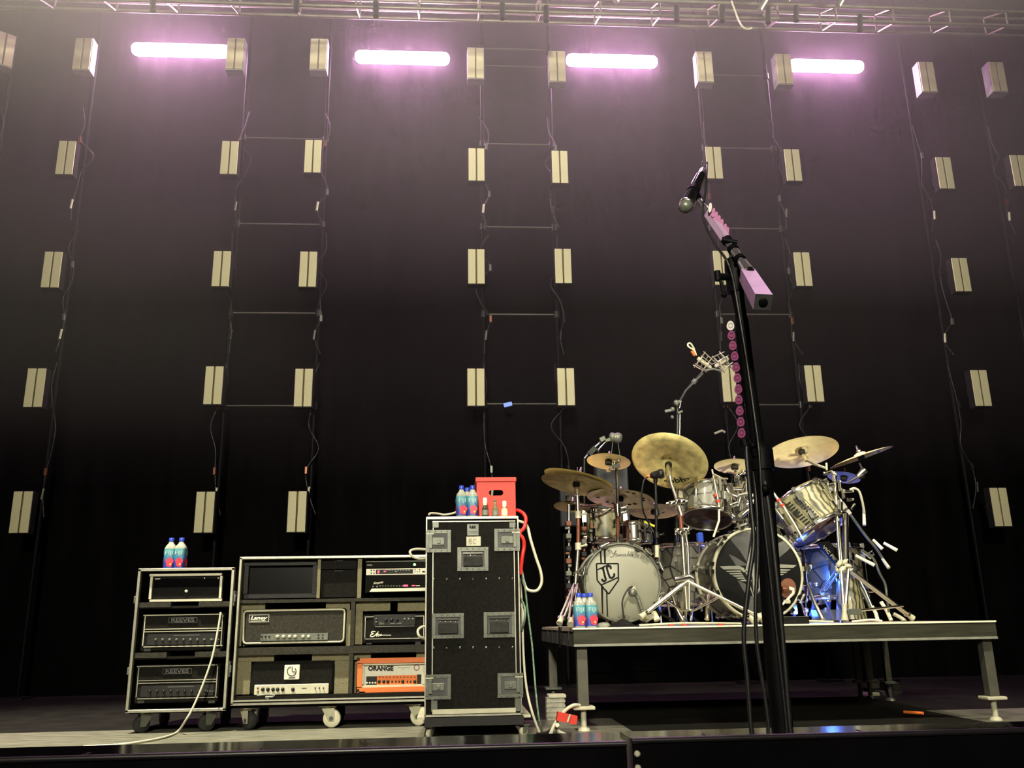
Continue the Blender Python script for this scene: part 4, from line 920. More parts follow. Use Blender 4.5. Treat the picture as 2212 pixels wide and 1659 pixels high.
for s in (1, -1):
    f = lambda pts: [(1631+s*(x-1631), y) for x, y in pts]
    b.poly(f([(1623, 1178), (1624.5, 1184), (1615, 1231), (1609.5, 1235)]), kf-.0004, 0)
    b.poly(f([(1624, 1190), (1627, 1200), (1625.5, 1246), (1613, 1233)]), kf-.0004, 0)
    b.poly(f([(1610, 1236), (1614, 1236), (1624, 1254), (1622, 1258)]), kf-.0004, 0)
    b.poly(f([(1629.5, 1215), (1624.5, 1225), (1627, 1278), (1630.5, 1286)]), kf-.0006, 0)
    b.poly(f([(1617, 1262), (1620, 1262), (1630.5, 1292), (1630.5, 1299)]), kf-.0006, 0)
b.poly([(1640, 1226), (1646, 1214), (1650, 1228), (1647, 1272), (1643, 1284), (1639, 1266)], kf-.0008, 0)
b.text('Ahead', 1607, 1141.5, 1648, 1150, kf-.0005, 0, .3, .02)
world_part(b, 'emblem', ['greyprint', 'greydark'], k2)
b = MB().poly([(1702+18*math.cos(2*math.pi*k/20), 1271+22*math.sin(2*math.pi*k/20)) for k in range(20)], kf+.0004, 0, .002); world_part(b, 'port_hole', 'brownhole', k2)
for (x, y) in ((1600, 1135), (1553, 1172), (1533, 1235), (1545, 1282), (1712, 1165), (1741, 1228), (1730, 1293), (1680, 1137)):
    p = P(x, y, YK-.01); d = (p-c); d.y = 0; d.normalize(); e_ = d.cross(V((0, 1, 0)))
    b = MB().obox(p, .022, .022, .013, (d, V((0, 1, 0)), e_)); b.tube([p-e_*.03+V((0, -.02, 0)), p+e_*.03+V((0, -.02, 0))], .008, 8); b.tube([p+V((0, -.02, 0)), p+V((0, .12, 0))], .005, 6); world_part(b, 'claw', 'chrome', k2)
# spurs
for pts in ([(1536, 1270, YK+.1), (1530, 1290, YK), (1527, 1338, YK-.08)], [(1745, 1262, YK+.12), (1758, 1298, YK+.02), (1777, 1338, YK-.05)], [(1497, 1278, YK+.05), (1505, 1305, YK), (1472, 1340, YK)][0:0] or [(1449, 1273, YK+.3), (1460, 1312, YK+.2), (1475, 1341, YK+.15)]):
    world_part(rod(pts, [.011, .012, .015]), 'spur', 'chromedull', k2)
# ---------------------------------------------------------------- toms and the other drums
c, n = ell(1527, 1121, .55, 3, 5.58); R = 53*pxm(1527, 1121, 5.58)
n = (n+V((-.06, -.1, .05))).normalized()
tm1 = drum(c, n, R, .2, 'wrapgrey', 'white', 'darkplum', 'rack tom with a grey printed shell and dark lower head beside the china cymbal', 'rack_tom', lugs=6)
world_part(MB().poly([(1508, 1112), (1544, 1131), (1547, 1148), (1518, 1147)], 5.52, 0, .002), 'reflective_patch', 'greyprint', tm1) if False else None
c, n = ell(1772, 1146, .5, -18, 5.6); R = 66*pxm(1772, 1146, 5.6)
n = V((-.37, .32, .87)).normalized()
tm2 = drum(c, n, R, .26, 'wrapolive', 'white', 'darkplum', 'large floor tom tilted high, olive mechanical print shell, below the bright crash', 'rack_tom', lugs=8)
loc_ = tm2.matrix_world.to_3x3().transposed() @ (EYEV-c); PA = math.atan2(loc_.y, loc_.x)
# printed track bars on its shell (raised print)
b = MB()
for j, off in enumerate((-.2, .12)):
    for i in range(9):
        a = PA+off-.02*i; z0 = .035+i*.021
        d = V((math.cos(a), math.sin(a), 0)); tt_ = V((0, 0, 1)).cross(d)
        b.obox(d*(R+.0015)+V((0, 0, z0)), .0012, .02, .006, (d, tt_, V((0, 0, 1))))
    for s in (-.17, .17):
        a0 = PA+off
        b.tube([V((math.cos(a0+s-.02*i), math.sin(a0+s-.02*i), 0))*(R+.001)+V((0, 0, .03+i*.021)) for i in range(10)], .003, 5, 1)
b.build('printed_pattern', ['black', 'foam'], tm2)
up = V((0, 0, 1))
def standing(px, Y, R, z0, H, shell, label, name, tilt=(0, 0), top='white', lugs=8, hoop='chrome'):
    x = P(px, 1250, Y).x; return drum(V((x, Y, z0)), V((tilt[0], tilt[1], 1)).normalized(), R, H, shell, top, 'white', label, name, lugs=lugs, hoop=hoop)
standing(1312, 5.95, .125, P(1312, 1168, 5.95).z, .2, 'wrapolive', 'small tom with an olive printed shell standing behind the white-headed bass drum', 'side_tom', lugs=6)
standing(1374, 5.85, .1, P(1374, 1172, 5.85).z, .13, 'chrome', 'chrome snare drum behind the white-headed bass drum', 'snare_drum', lugs=8)
ft = standing(1480, 6.05, .19, zd+.13, .4, 'wrapgrey', 'floor tom with a grey print between the two bass drums', 'floor_tom')
for a in (.4, 2.4, 4.4):
    d = V((math.cos(a), math.sin(a), 0))*.205; p = V((P(1480, 1250, 6.05).x, 6.05, 0))+d
    world_part(rod([V((p.x, p.y, zd+.35)), V((p.x, p.y, zd+.03)), V((p.x, p.y, zd))], [.007, .007, .014]), 'leg', 'chrome', ft)
ft2 = standing(1800, 6.15, .2, zd+.16, .36, 'wrapdark', 'dark floor tom lit blue behind the drum rack', 'floor_tom')
for a in (.4, 2.4, 4.4):
    d = V((math.cos(a), math.sin(a), 0))*.215; p = V((P(1800, 1250, 6.15).x, 6.15, 0))+d
    world_part(rod([V((p.x, p.y, zd+.35)), V((p.x, p.y, zd+.03)), V((p.x, p.y, zd))], [.007, .007, .014]), 'leg', 'chrome', ft2)
x = P(1835, 1290, 5.75).x
b = MB().lathe([(.095, 0), (.085, .1), (.07, .24), (.06, .26), (1e-5, .262)], V((x, 5.75, zd+.02)), n=32)
solo('stand_cover', b, 'wrapolive', 'dull olive cone standing behind the bright drum rack post', 'cone')
solo('grey_panel', MB().pb(1294, 998, 1364, 1334, 6.85, 6.98, 0, .02), 'screengrey', 'tall dim grey panel standing behind the splash cymbal', 'panel')
# ---------------------------------------------------------------- cymbals
cymbal(1246, 1042, 77, .27, 11, 5.62, 'bronzedark', 'lower of the two stacked gold hi-hat cymbals at the outer end of the drum kit', 'hi_hat_cymbal', up=True)
cymbal(1251, 1030, 76, .22, 13, 5.66, 'bronze', 'upper of the two stacked gold hi-hat cymbals at the outer end of the drum kit', 'hi_hat_cymbal')
cymbal(1315, 994, 47, .37, 4, 5.5, 'bronze', 'small gold splash cymbal above the white-headed bass drum')
cymbal(1445, 1001, 83, .70, 14, 5.5, 'bronzeold', 'large weathered china cymbal facing forward behind a black microphone', china=True, bell=.22, text='sobba')
cymbal(1340, 1072, 72, .29, 4, 5.75, 'bronzecopper', 'copper toned cymbal with round holes below the splash cymbal', holes=True)
cymbal(1413, 1101, 54, .3, -2, 6.0, 'bronzedark', 'dull gold cymbal half hidden under the china cymbal')
cymbal(1236, 1092, 40, .3, 3, 6.1, 'bronzedark', 'dark shaded cymbal behind the hi-hat stand')
cymbal(1587, 1004, 44, .36, -2, 5.5, 'bronze', 'small gold splash cymbal beside the singer microphone stand')
cymbal(1731, 972, 77, .41, -13, 5.7, 'bronze', 'bright gold crash cymbal tilted above the olive printed tom')
cymbal(1858, 983, 68, .06, -22, 5.72, 'bronze', 'gold crash cymbal seen edge-on at the far end of the kit')
cymbal(1823, 1029, 34, .36, 6, 5.85, 'silvercym', 'small silver cymbal below the edge-on crash')
# ---------------------------------------------------------------- stands
def nut(b, q, r, a=None):
    a = random.uniform(0, 3.1) if a is None else a; d = V((math.cos(a), -.3, math.sin(a))).normalized()
    b.tube([q-d*r*.9, q-d*r*.75, q+d*r*.75, q+d*r*.9], [r*.5, r*.72, r*.72, r*.5], 12); b.tube([q-d*r*1.5, q+d*r*1.5], r*.3, 8)
def clutch(parent, q, r=.022, m='chrome'):
    q = at(q); b = MB().tube([q-V((0, 0, r*1.1)), q+V((0, 0, r*1.1))], r, 12); b.tube([q+V((r, -.004, 0)), q+V((r*2.4, -.01, r*.3))], r*.35, 8); b.ball(q+V((r*2.4, -.01, r*.3)), r*.5)
    b.build('clutch', m, parent)
def tripod(parent, hub, feet, low=None, r=.009, m='chrome', dbl=True):
    hub = at(hub)
    for f in feet:
        f = at(f); d = (f-hub).normalized(); s = d.cross(V((0, 0, 1))); s = s.normalized()*.013 if s.length > .05 else V((.013, 0, 0))
        b = MB()
        for k in ((-1, 1) if dbl else (0,)): b.tube([hub+s*k, hub+d*.03+s*k, f-d*.05+s*k], r*.72 if dbl else r, 8)
        b.obox(f-d*.045, .02, .008, .012, (s.normalized(), d, s.normalized().cross(d)))
        l = b.build('leg', m, parent)
        MB().tube([f-d*.05, f-d*.02, f], [.013, .017, .02], 10).build('rubber_foot', 'pale', l)
        if low is not None:
            b = MB(); mid = hub+(f-hub)*.55; b.tube([at(low), mid], r*.6, 6); b.build('brace', m, parent)
ph = V((1, 0, 0))
# hi-hat stand
t = thing('hi_hat_stand', 'chrome hi-hat stand with a coppery lower tube under the stacked gold cymbals', 'cymbal stand', P(1230, 1345, 5.5))
rod([(1247, 1010, 5.65), (1248, 1050, 5.62)], .004).build('pull_rod', 'chrome', t)
rod([(1246.5, 1046, 5.62), (1247, 1070, 5.6)], [.012, .02], 12).build('cymbal_seat', 'brightchrome', t)
rod([(1247, 1070, 5.6), (1249, 1112, 5.6)], .0115, 10).build('upper_tube', 'brightchrome', t)
rod([(1249, 1110, 5.6), (1249, 1185, 5.6)], .0125, 10).build('middle_tube', 'copper', t); rod([(1249, 1183, 5.6), (1243, 1262, 5.55)], .0125, 10).build('lower_tube', 'chromedull', t)
clutch(t, (1249, 1112, 5.6), .02, 'pale'); clutch(t, (1249, 1180, 5.6), .02, 'pale')
tripod(t, (1244, 1262, 5.5), [(1208, 1347, 5.3), (1232, 1349, 5.22), (1268, 1341, 5.8)], (1240, 1300, 5.5), .011, 'brightchrome')
# side percussion stand, with stacked wood and metal blocks (dim, coppery)
t = thing('percussion_stand', 'upright stand of stacked coppery clamps behind the hi-hat stand', 'stand', P(1280, 1345, 5.9))
for j, (x, y0, y1) in enumerate(((1229, 1090, 1345), (1281, 1110, 1345), (1262, 1160, 1345))):
    rod([(x, y0, 5.9), (x, y1, 5.9)], .011, 8).build('post', 'copper' if j else 'chromedull', t)
    b = MB()
    for i in range(7):
        y = 1125+i*27+j*6; m_ = i % 3
        if y > 1300: continue
        b.pb(x-6, y, x+6, y+11, 5.87, 5.93, m_, .006); b.pb(x-4+(i*5 % 9)-4, y+13, x+(i*5 % 9), y+18, 5.86, 5.9, (m_+1) % 3, .003)
    b.build('clamp_stack', ['copper', 'zinc', 'blackmetal'], t)
rod([(1240, 1088, 5.95), (1262, 1094, 5.9), (1300, 1090, 5.85)], .009).build('cross_arm', 'chromedull', t)
rod([(1276, 1118, 5.85), (1300, 1110, 5.8), (1318, 1098, 5.78)], .006).build('cross_arm', 'brightchrome', t)
MB().pb(1223, 1068, 1236, 1082, 5.85, 5.9, 0, .01).build('wing_clamp', 'chrome', t)
# splash stand growing from the white bass drum
t = thing('cymbal_holder', 'upright chrome arm with a coppery tube rising from the white-headed bass drum', 'cymbal stand', P(1333, 1176, 5.55))
rod([(1315, 998, 5.5), (1314, 1018, 5.48)], [.008, .014], 10).build('cymbal_seat', 'chrome', t)
rod([(1313, 1013, 5.48), (1326, 1005, 5.47), (1336, 999, 5.46)], .008).build('tilter', 'chrome', t)
b = MB().ball(P(1328, 1000, 5.45), .02); b.ball(P(1337, 995, 5.45), .014); b.obox(P(1331, 1007, 5.45), .024, .014, .012, (V((1, 0, .2)).normalized(), V((0, 1, 0)), V((-.2, 0, 1)).normalized())); b.build('wing_nut', 'chrome', t)
rod([(1332, 1008, 5.5), (1334, 1092, 5.52)], .0095, 10).build('upper_tube', 'blackmetal', t)
rod([(1333, 1010, 5.49), (1336, 1090, 5.51)], .004, 6).build('side_rod', 'chrome', t)
clutch(t, (1334, 1098, 5.52), .024); clutch(t, (1335, 1108, 5.52), .02, 'chrome')
rod([(1334.5, 1108, 5.53), (1335, 1162, 5.55)], .011, 10).build('lower_tube', 'copper', t)
rod([(1335, 1160, 5.55), (1336, 1178, 5.56)], .022, 12).build('base_socket', 'chrome', t)
# china stand in the middle
t = thing('cymbal_stand', 'bright chrome boom stand with wide tripod legs between the two bass drums', 'cymbal stand', P(1482, 1343, 5.24))
rod([(1443, 1005, 5.48), (1447, 1030, 5.42)], [.012, .018], 10).build('cymbal_seat', 'brightchrome', t)
rod([(1447, 1026, 5.42), (1449, 1042, 5.4), (1464, 1086, 5.3)], [.007, .009, .012], 10).build('boom_arm', 'brightchrome', t)
b = MB(); nut(b, P(1451, 1087, 5.28), .022, 0); nut(b, P(1473, 1083, 5.28), .023, 0); b.tube([P(1449, 1086, 5.28), P(1476, 1083, 5.28)], .013, 10); nut(b, P(1462, 1085, 5.28), .024, 1.3); b.build('boom_tilter', 'chrome', t)
rod([(1464, 1086, 5.3), (1472, 1114, 5.29)], [.016, .017], 12).build('upper_tube', 'brightchrome', t)
rod([(1470, 1112, 5.29), (1472, 1142, 5.29)], .014, 12).build('middle_tube', 'copper', t)
b = MB()
for (x, y, r) in ((1466, 1146, .02), (1478, 1144, .018), (1487, 1143, .013), (1472, 1152, .02), (1484, 1151, .013), (1460, 1149, .012)): nut(b, P(x, y, 5.27), r)
b.build('clutch', 'chrome', t)
rod([(1473, 1148, 5.29), (1480, 1262, 5.27), (1484, 1318, 5.27)], .016, 12).build('lower_tube', 'chromedull', t)
rod([(1481, 1152, 5.26), (1486, 1180, 5.26), (1489, 1262, 5.25), (1489, 1316, 5.25)], .008, 10).build('memory_rod', 'brightchrome', t)
tripod(t, (1484, 1255, 5.26), [(1383, 1334, 5.16), (1644, 1334, 5.18), (1475, 1342, 5.75)], None, .013, 'brightchrome')
b = MB(); b.tube([(1428, 1287, 5.22), (1470, 1318, 5.24), (1500, 1318, 5.24), (1558, 1287, 5.24)], .007, 8); b.build('brace', 'chrome', t)
rod([(1458, 1252, 5.26), (1490, 1246, 5.25), (1500, 1254, 5.25)], .018, 10).build('leg_collar', 'chrome', t)
# drum rack tripod at the far end
t = thing('rack_stand', 'tall chrome drum rack post on a wide tripod at the far end of the kit', 'stand', P(1822, 1342, 5.3))
rod([(1802, 1020, 5.55), (1810, 1130, 5.45), (1820, 1232, 5.4)], .013, 12).build('lower_tube', 'chromedull', t)
rod([(1826, 1110, 5.5), (1828, 1236, 5.42)], .02, 12).build('upper_tube', 'chrome', t)
rod([(1806, 1090, 5.46), (1811, 1170, 5.42), (1816, 1228, 5.38)], .009, 10).build('memory_rod', 'brightchrome', t)
b = MB()
for (x, y, r) in ((1812, 1218, .02), (1824, 1214, .018), (1832, 1222, .018), (1819, 1230, .022), (1808, 1232, .013), (1836, 1232, .014)): nut(b, P(x, y, 5.36), r)
b.build('leg_collar', 'pale', t)
hub = (1821, 1228, 5.36)
rod([(1817, 1230, 5.36), (1822, 1306, 5.27)], .011).build('front_rod', 'brightchrome', t); rod([(1833, 1230, 5.36), (1827, 1306, 5.27)], .011).build('front_rod', 'brightchrome', t)
rod([(1824, 1304, 5.26), (1824, 1322, 5.26), (1825, 1341, 5.25)], [.016, .014, .022], 12).build('rubber_foot', 'pale', t)
tripod(t, (1830, 1228, 5.4), [(1972, 1336, 5.5)], None, .013, 'chromedull'); tripod(t, (1812, 1230, 5.4), [(1777, 1280, 5.9)], None, .01, 'zinc')
rod([(1832, 1323, 5.27), (1862, 1318, 5.3), (1950, 1309, 5.45)], .008).build('brace', 'chrome', t)
MB().pb(1832, 1315, 1862, 1328, 5.25, 5.29, 0, .008).build('brace_clamp', 'zinc', t)
# its cluster of chrome clamps
b = MB()
for (x, y, a, ln, r) in ((1788, 1022, .3, .06, .014), (1803, 1033, 1.3, .05, .018), (1795, 1048, .2, .05, .016), (1815, 1050, 1.5, .06, .016), (1786, 1068, .8, .05, .022), (1805, 1072, 1.6, .06, .02), (1822, 1068, 1.5, .05, .015), (1833, 1062, .1, .06, .01), (1798, 1090, 1.6, .07, .018), (1815, 1095, 1.4, .08, .02), (1836, 1080, .2, .04, .012), (1842, 1095, .9, .04, .01), (1808, 1112, 1.6, .08, .017), (1824, 1118, 1.5, .09, .016), (1800, 1118, 1.7, .06, .012)):
    q = P(x, y, 5.5+.05*math.sin(x)); d = V((math.cos(a), .15, math.sin(a)))*ln/2; b.tube([q-d, q+d], r*.8, 10); b.ball(q+d+V((0, -.01, 0)), r*.6); b.ball(q-d+V((0, -.01, .01)), r*.5)
solo('clamp_cluster', b, 'chrome', 'knot of chrome clamps at the head of the drum rack post', 'clamp')
MB()
t = thing('cymbal_holder', 'pale boom arm reaching from the rack post to the bright crash', 'cymbal stand', P(1790, 1012, 5.6))
rod([(1744, 994, 5.65), (1760, 1003, 5.62), (1787, 1012, 5.58)], [.011, .009, .009], 10).build('boom_arm', 'chromedull', t); rod([(1731, 974, 5.7), (1742, 996, 5.66)], [.009, .013], 10).build('cymbal_seat', 'chromedull', t); rod([(1785, 1000, 5.56), (1786, 1016, 5.56)], .007).build('wing_nut', 'pale', t)
t = thing('cymbal_holder', 'short pale tilter arm holding the edge-on crash', 'cymbal stand', P(1850, 1035, 5.62))
rod([(1857, 1001, 5.7), (1863, 1014, 5.65)], .007).build('post', 'brightchrome', t); MB().tube([P(1853, 1030, 5.62), P(1867, 1016, 5.62)], [.016, .026], 12).build('tilter', 'chromedull', t); rod([(1855, 1028, 5.63), (1834, 1042, 5.6)], .007).build('boom_arm', 'brightchrome', t); MB().obox(P(1862, 1031, 5.6), .018, .008, .008, (V((.9, 0, .3)).normalized(), V((0, 1, 0)), V((-.3, 0, .9)).normalized())).build('wing_nut', 'chrome', t)
# tom mount between the toms with its little splash
t = thing('tom_mount', 'cluttered chrome double tom mount on top of the black-headed bass drum', 'tom mount', P(1600, 1140, 5.6))
rod([(1598, 1030, 5.55), (1600, 1138, 5.58)], .022, 14).build('post', 'chrome', t)
rod([(1612, 1030, 5.56), (1614, 1138, 5.58)], .014, 12).build('post', 'chrome', t)
b = MB()
for i, (x, y) in enumerate(((1592, 1056), (1604, 1052), (1588, 1070), (1606, 1068), (1595, 1082), (1612, 1080), (1584, 1090), (1604, 1094), (1620, 1068), (1622, 1086), (1578, 1078), (1590, 1104), (1610, 1108))):
    q = P(x, y, 5.5+.03*(i % 3)); a = i*1.1; d = V((math.cos(a), .2, math.sin(a)))*.028; b.tube([q-d, q+d], .014, 10); b.ball(q+d, .012)
b.build('ball_clamp', 'chrome', t)
MB().pb(1585, 1088, 1612, 1124, 5.53, 5.56, 0, .01).build('mount_block', 'chrome', t)
rod([(1560, 1086, 5.52), (1576, 1108, 5.5), (1586, 1116, 5.52)], .012, 10).build('tom_arm', 'chromedull', t)
rod([(1566, 1052, 5.52), (1576, 1066, 5.5), (1592, 1072, 5.52)], .012, 10).build('tom_arm', 'chromedull', t)
rod([(1650, 1060, 5.52), (1668, 1090, 5.5), (1690, 1120, 5.52)], .012, 10).build('tom_arm', 'chromedull', t)
rod([(1588, 1012, 5.5), (1590, 1040, 5.52)], [.008, .014], 12).build('cymbal_seat', 'chrome', t)
b = MB().ball(P(1592, 1026, 5.46), .02); b.ball(P(1606, 1019, 5.46), .02); b.tube([P(1590, 1028, 5.46), P(1612, 1016, 5.46)], .012, 10); b.build('wing_nut', 'chrome', t)
MB().pb(1572, 1043, 1604, 1062, 5.66, 5.68).build('back_plate', 'greypost', t)
for k, (pa, pb_, ba, bb) in enumerate((((1538, 1014, 5.48), (1553, 1090, 5.44), (1545, 1068, 5.455), (1552, 1086, 5.44)), ((1651, 1038, 5.5), (1695, 1098, 5.46), (1680, 1078, 5.47), (1692, 1094, 5.46)))):
    t = thing('drum_microphone', ['slim white microphone with red bands clipped over the grey rack tom', 'slim white microphone with red bands clipped over the olive printed tom'][k], 'microphone', at(pb_))
    rod([pa, pb_], [.006, .011], 10).build('microphone_body', 'brightchrome', t)
    a, b2 = at(ba), at(bb)
    for f in (.0, .7): rod([a+(b2-a)*f, a+(b2-a)*(f+.3)], .0135, 10).build('red_band', 'red', t)
    rod([at(pb_), at(pb_)+V((-.01 if k == 0 else .05, -.01, -.1)), at(pb_)+V((-.05 if k == 0 else .1, .0, -.2))], .005 if k else .007).build('clip_rod', 'cream', t)
b = MB().tube([(1540, 1024, 5.46), (1560, 1034, 5.46)], .008, 8); b.tube([(1536, 1034, 5.46), (1572, 1034, 5.5)], .006, 8); b.pb(1553, 1034, 1559, 1060, 5.44, 5.46, 0, .004)
solo('microphone_clip', b, 'brightchrome', 'pale clip on the rim of the grey rack tom', 'clip')
# side microphone pointing at the china
t = thing('microphone_stand', 'slim black microphone stand in front of the china cymbal', 'microphone stand', P(1415, 1300, 5.4))
rod([(1416, 1040, 5.4), (1417, 1080, 5.4), (1419, 1200, 5.42), (1419, 1300, 5.45), (1420, 1342, 5.46)], .009, 10).build('post', 'blackmetal', t)
rod([(1419, 1178, 5.41), (1419, 1204, 5.41)], .014, 10).build('pale_sleeve', 'pale', t); clutch(t, (1419, 1108, 5.4), .016, 'blackmetal'); clutch(t, (1419, 1156, 5.4), .016, 'blackmetal')
for a in (.3, 2.4, 4.5): rod([P(1420, 1322, 5.46), P(1420, 1342, 5.46)+V((.12*math.cos(a), .12*math.sin(a), 0))], .008).build('leg', 'blackmetal', t)
t = thing('microphone', 'stubby black microphone before the china cymbal', 'microphone', P(1418, 1034, 5.38))
a, b_ = P(1404, 1028, 5.39), P(1430, 1023, 5.37)
MB().lathe([(.012, 0), (.02, .012), (.024, .03), (.026, .055), (.03, .06), (.03, .075), (.024, .088), (1e-5, .09)], a, b_-a, 18).build('microphone_body', 'blackmetal', t)
MB().tube([a-(b_-a)*.25, a+(b_-a)*.05], .01, 10).build('connector', 'orange', t); rod([(1416, 1030, 5.39), (1416, 1042, 5.4)], .014, 10).build('swivel', 'blackmetal', t)
solo('microphone_cable', MB().cable([(1399, 1030, 5.39), (1392, 1036, 5.38), (1388, 1050, 5.38), (1386, 1075, 5.39), (1390, 1105, 5.42), (1400, 1128, 5.5), (1412, 1150, 5.5)], .0055, 8), 'cableblack', 'thin cable curving down from the stubby black microphone', 'cable')
# overhead microphones
t = thing('microphone_stand', 'dark boom stand holding the spider mounts high behind the drums', 'microphone stand', P(1466, 1200, 6.3))
rod([(1464, 880, 6.3), (1463, 948, 6.3), (1460, 1340, 6.3)], .014, 10).build('post', 'blackmetal', t); rod([(1469, 888, 6.29), (1468, 960, 6.29)], .006).build('post', 'chromedull', t)
rod([(1462, 878, 6.28), (1481, 844, 6.26), (1518, 806, 6.22)], [.009, .011, .015], 10).build('boom_arm', 'blackmetal', t); rod([(1497, 828, 6.25), (1503, 820, 6.24)], .019, 10).build('boom_joint', 'zinc', t)
b = MB().ball(P(1461, 870, 6.27), .022); b.ball(P(1453, 884, 6.27), .018); b.ball(P(1467, 868, 6.27), .014); b.ball(P(1452, 901, 6.27), .014); b.tube([(1436, 889, 6.27), (1450, 886, 6.27)], .012, 8); b.tube([(1464, 893, 6.27), (1474, 888, 6.27)], .008, 8); b.build('clutch', 'zinc', t)
rod([(1468, 882, 6.28), (1472, 862, 6.27), (1481, 846, 6.26)], .006).build('stay', 'chromedull', t)
for a in (.6, 2.7, 4.8): rod([P(1460, 1300, 6.3), V((P(1460, 1340, 6.3).x+.25*math.cos(a), 6.3+.25*math.sin(a), zd+.01))], .009).build('leg', 'blackmetal', t)
def spider(cx, cy, ang, label, flip):
    t = thing('spider_microphone', label, 'microphone', P(cx, cy+12, 6.2))
    a = math.radians(ang); k = pxm(cx, cy, 6.2); X = V((math.cos(a), 0, math.sin(a))); Z = V((-math.sin(a), 0, math.cos(a))); c = P(cx, cy, 6.2); Yv = V((0, 1, 0))
    MB().lathe([(.006, -.07), (.014, -.06), (.016, .0), (.016, .05), (.012, .056), (1e-5, .057)], c, X*flip, 16).build('microphone_body', 'pale', t)
    for s in (-.035, .03):
        pts = []
        for i in range(9): q = 2*math.pi*i/8; rr = .075 if i % 2 == 0 else .03; pts.append(c+X*s+Z*(rr*math.sin(q))+Yv*(rr*math.cos(q)*.8))
        MB().tube(pts[:-1], .0042, 6, 0, True).build('cradle_arm', 'pale', t)
    b = MB()
    for i in range(5): q = 2*math.pi*i/5+.4; w_ = Z*math.sin(q)+Yv*math.cos(q)*.7; b.tube([c+X*-.05+w_*.07, c+X*.06+w_*.055], .0045, 6); b.tube([c+w_*.018, c+w_*.07], .003, 5)
    b.build('elastic_cradle', 'chromedull', t); return t
spider(1520, 783, -38, 'pale spider-mounted microphone high behind the drums, the one with a cable loop', -1)
spider(1560, 782, 32, 'pale spider-mounted microphone high behind the drums, next to the tower panel', 1)
rod([(1520, 800, 6.2), (1540, 797, 6.2), (1556, 800, 6.2)], .009, 8).build('stereo_bar', 'zinc', t)
b = MB().cable([(1504, 768, 6.2), (1500, 757, 6.2), (1492, 752, 6.2), (1486, 747, 6.2), (1487, 742, 6.2), (1493, 743, 6.2), (1500, 755, 6.22)], .0065, 8)
solo('microphone_cable', b, 'cream', 'cream cable loop at the back of the spider-mounted microphone', 'cable'); MB()
solo('connector_sleeve', MB().tube([P(1494, 758, 6.19), P(1501, 768, 6.19)], .012, 10), 'orange', 'small orange plug behind the spider-mounted microphone', 'plug')
t = thing('microphone_stand', 'short chrome boom with a grey microphone above the small splash cymbal', 'microphone stand', P(1268, 990, 6.2))
rod([(1262, 990, 6.2), (1274, 976, 6.2), (1287, 964, 6.2), (1300, 952, 6.2)], .0065).build('boom_arm', 'chrome', t); rod([(1290, 974, 6.18), (1309, 953, 6.18)], .0055).build('boom_arm', 'brightchrome', t)
b = MB().obox(P(1279, 974, 6.17), .035, .015, .018, (V((.7, 0, .7)).normalized(), V((0, 1, 0)), V((-.7, 0, .7)).normalized())); b.ball(P(1292, 975, 6.17), .014); b.build('clutch', 'blackmetal', t)
b = MB().obox(P(1301, 949, 6.17), .02, .02, .015, (V((.9, 0, .4)).normalized(), V((0, 1, 0)), V((-.4, 0, .9)).normalized())); b.obox(P(1313, 951, 6.17), .022, .02, .01, (V((.9, 0, .3)).normalized(), V((0, 1, 0)), V((-.3, 0, .9)).normalized())); b.build('clip', 'zinc', t)
MB().lathe([(.02, 0), (.034, .01), (.034, .03), (.03, .038), (.036, .045), (.04, .07), (.03, .09), (1e-5, .092)], P(1316, 944, 6.17), V((1, 0, -.12)), 18).build('microphone_head', 'zinc', t)
rod([(1262, 990, 6.2), (1262, 1340, 6.25)], .01).build('post', 'blackmetal', t)
for x, y in ((1322, 965), (1336, 968)): rod([(1324 if x < 1330 else 1334, 950, 6.17), (x-2 if x < 1330 else x+4, 990, 6.17)], .0025, 5).build('cord', 'zinc', t)
# kick microphone on its gooseneck
t = thing('kick_microphone', 'small round microphone on a gooseneck before the white bass drum head', 'microphone', P(1385, 1342, 5.25))
MB().lathe([(.01, -.022), (.021, -.018), (.026, 0), (.025, .014), (.015, .025), (1e-5, .027)], P(1366, 1279, 5.26), V((.25, .1, -.9)), 18).build('microphone_head', 'zinc', t)
MB().tube([P(1366, 1268, 5.26), P(1368, 1276, 5.26)], .018, 10).build('collar', 'pale', t)
b = MB()
gn = [V((1372, 1282, 0)), V((1378, 1292, 0)), V((1382, 1304, 0)), V((1387, 1318, 0)), V((1392, 1342, 0))]
b.cable([P(q.x, q.y, 5.27) for q in gn], .009, 8); 
for i in range(14):
    f = i/13*4; j = min(int(f), 3); q = gn[j].lerp(gn[j+1], f-j); b.ball(P(q.x, q.y, 5.27), .0125, 0, 8)
b.build('gooseneck', 'zinc', t); MB().lathe([(.05, 0), (.045, .012), (.015, .02)], V((P(1392, 1342, 5.27).x, 5.27, zd)), n=20).build('base', 'blackmetal', t)
solo('microphone_cable', MB().cable([(1366, 1267, 5.24), (1358, 1271, 5.23), (1349, 1285, 5.22), (1344, 1302, 5.22), (1346, 1322, 5.22), (1349, 1336, 5.22)], .0048, 8), 'cableblack', 'thin dark cable arching from the gooseneck microphone', 'cable')
# microphone by the porthole
t = thing('kick_microphone', 'pale pink angled microphone arm at the hole of the black bass drum head', 'microphone', P(1700, 1310, 5.3))
rod([(1688, 1308, 5.3), (1702, 1294, 5.3), (1714, 1281, 5.3), (1713, 1273, 5.3), (1704, 1271, 5.3)], [.006, .007, .008, .012, .012], 10).build('bent_arm', 'cream', t); MB().lathe([(.02, 0), (.022, .03), (.014, .05), (1e-5, .052)], P(1690, 1274, 5.31), V((1, 0, 0)), 14).build('microphone_head', 'copper', t); MB().pb(1697, 1295, 1708, 1304, 5.29, 5.33, 0, .005).build('clip', 'pale', t)
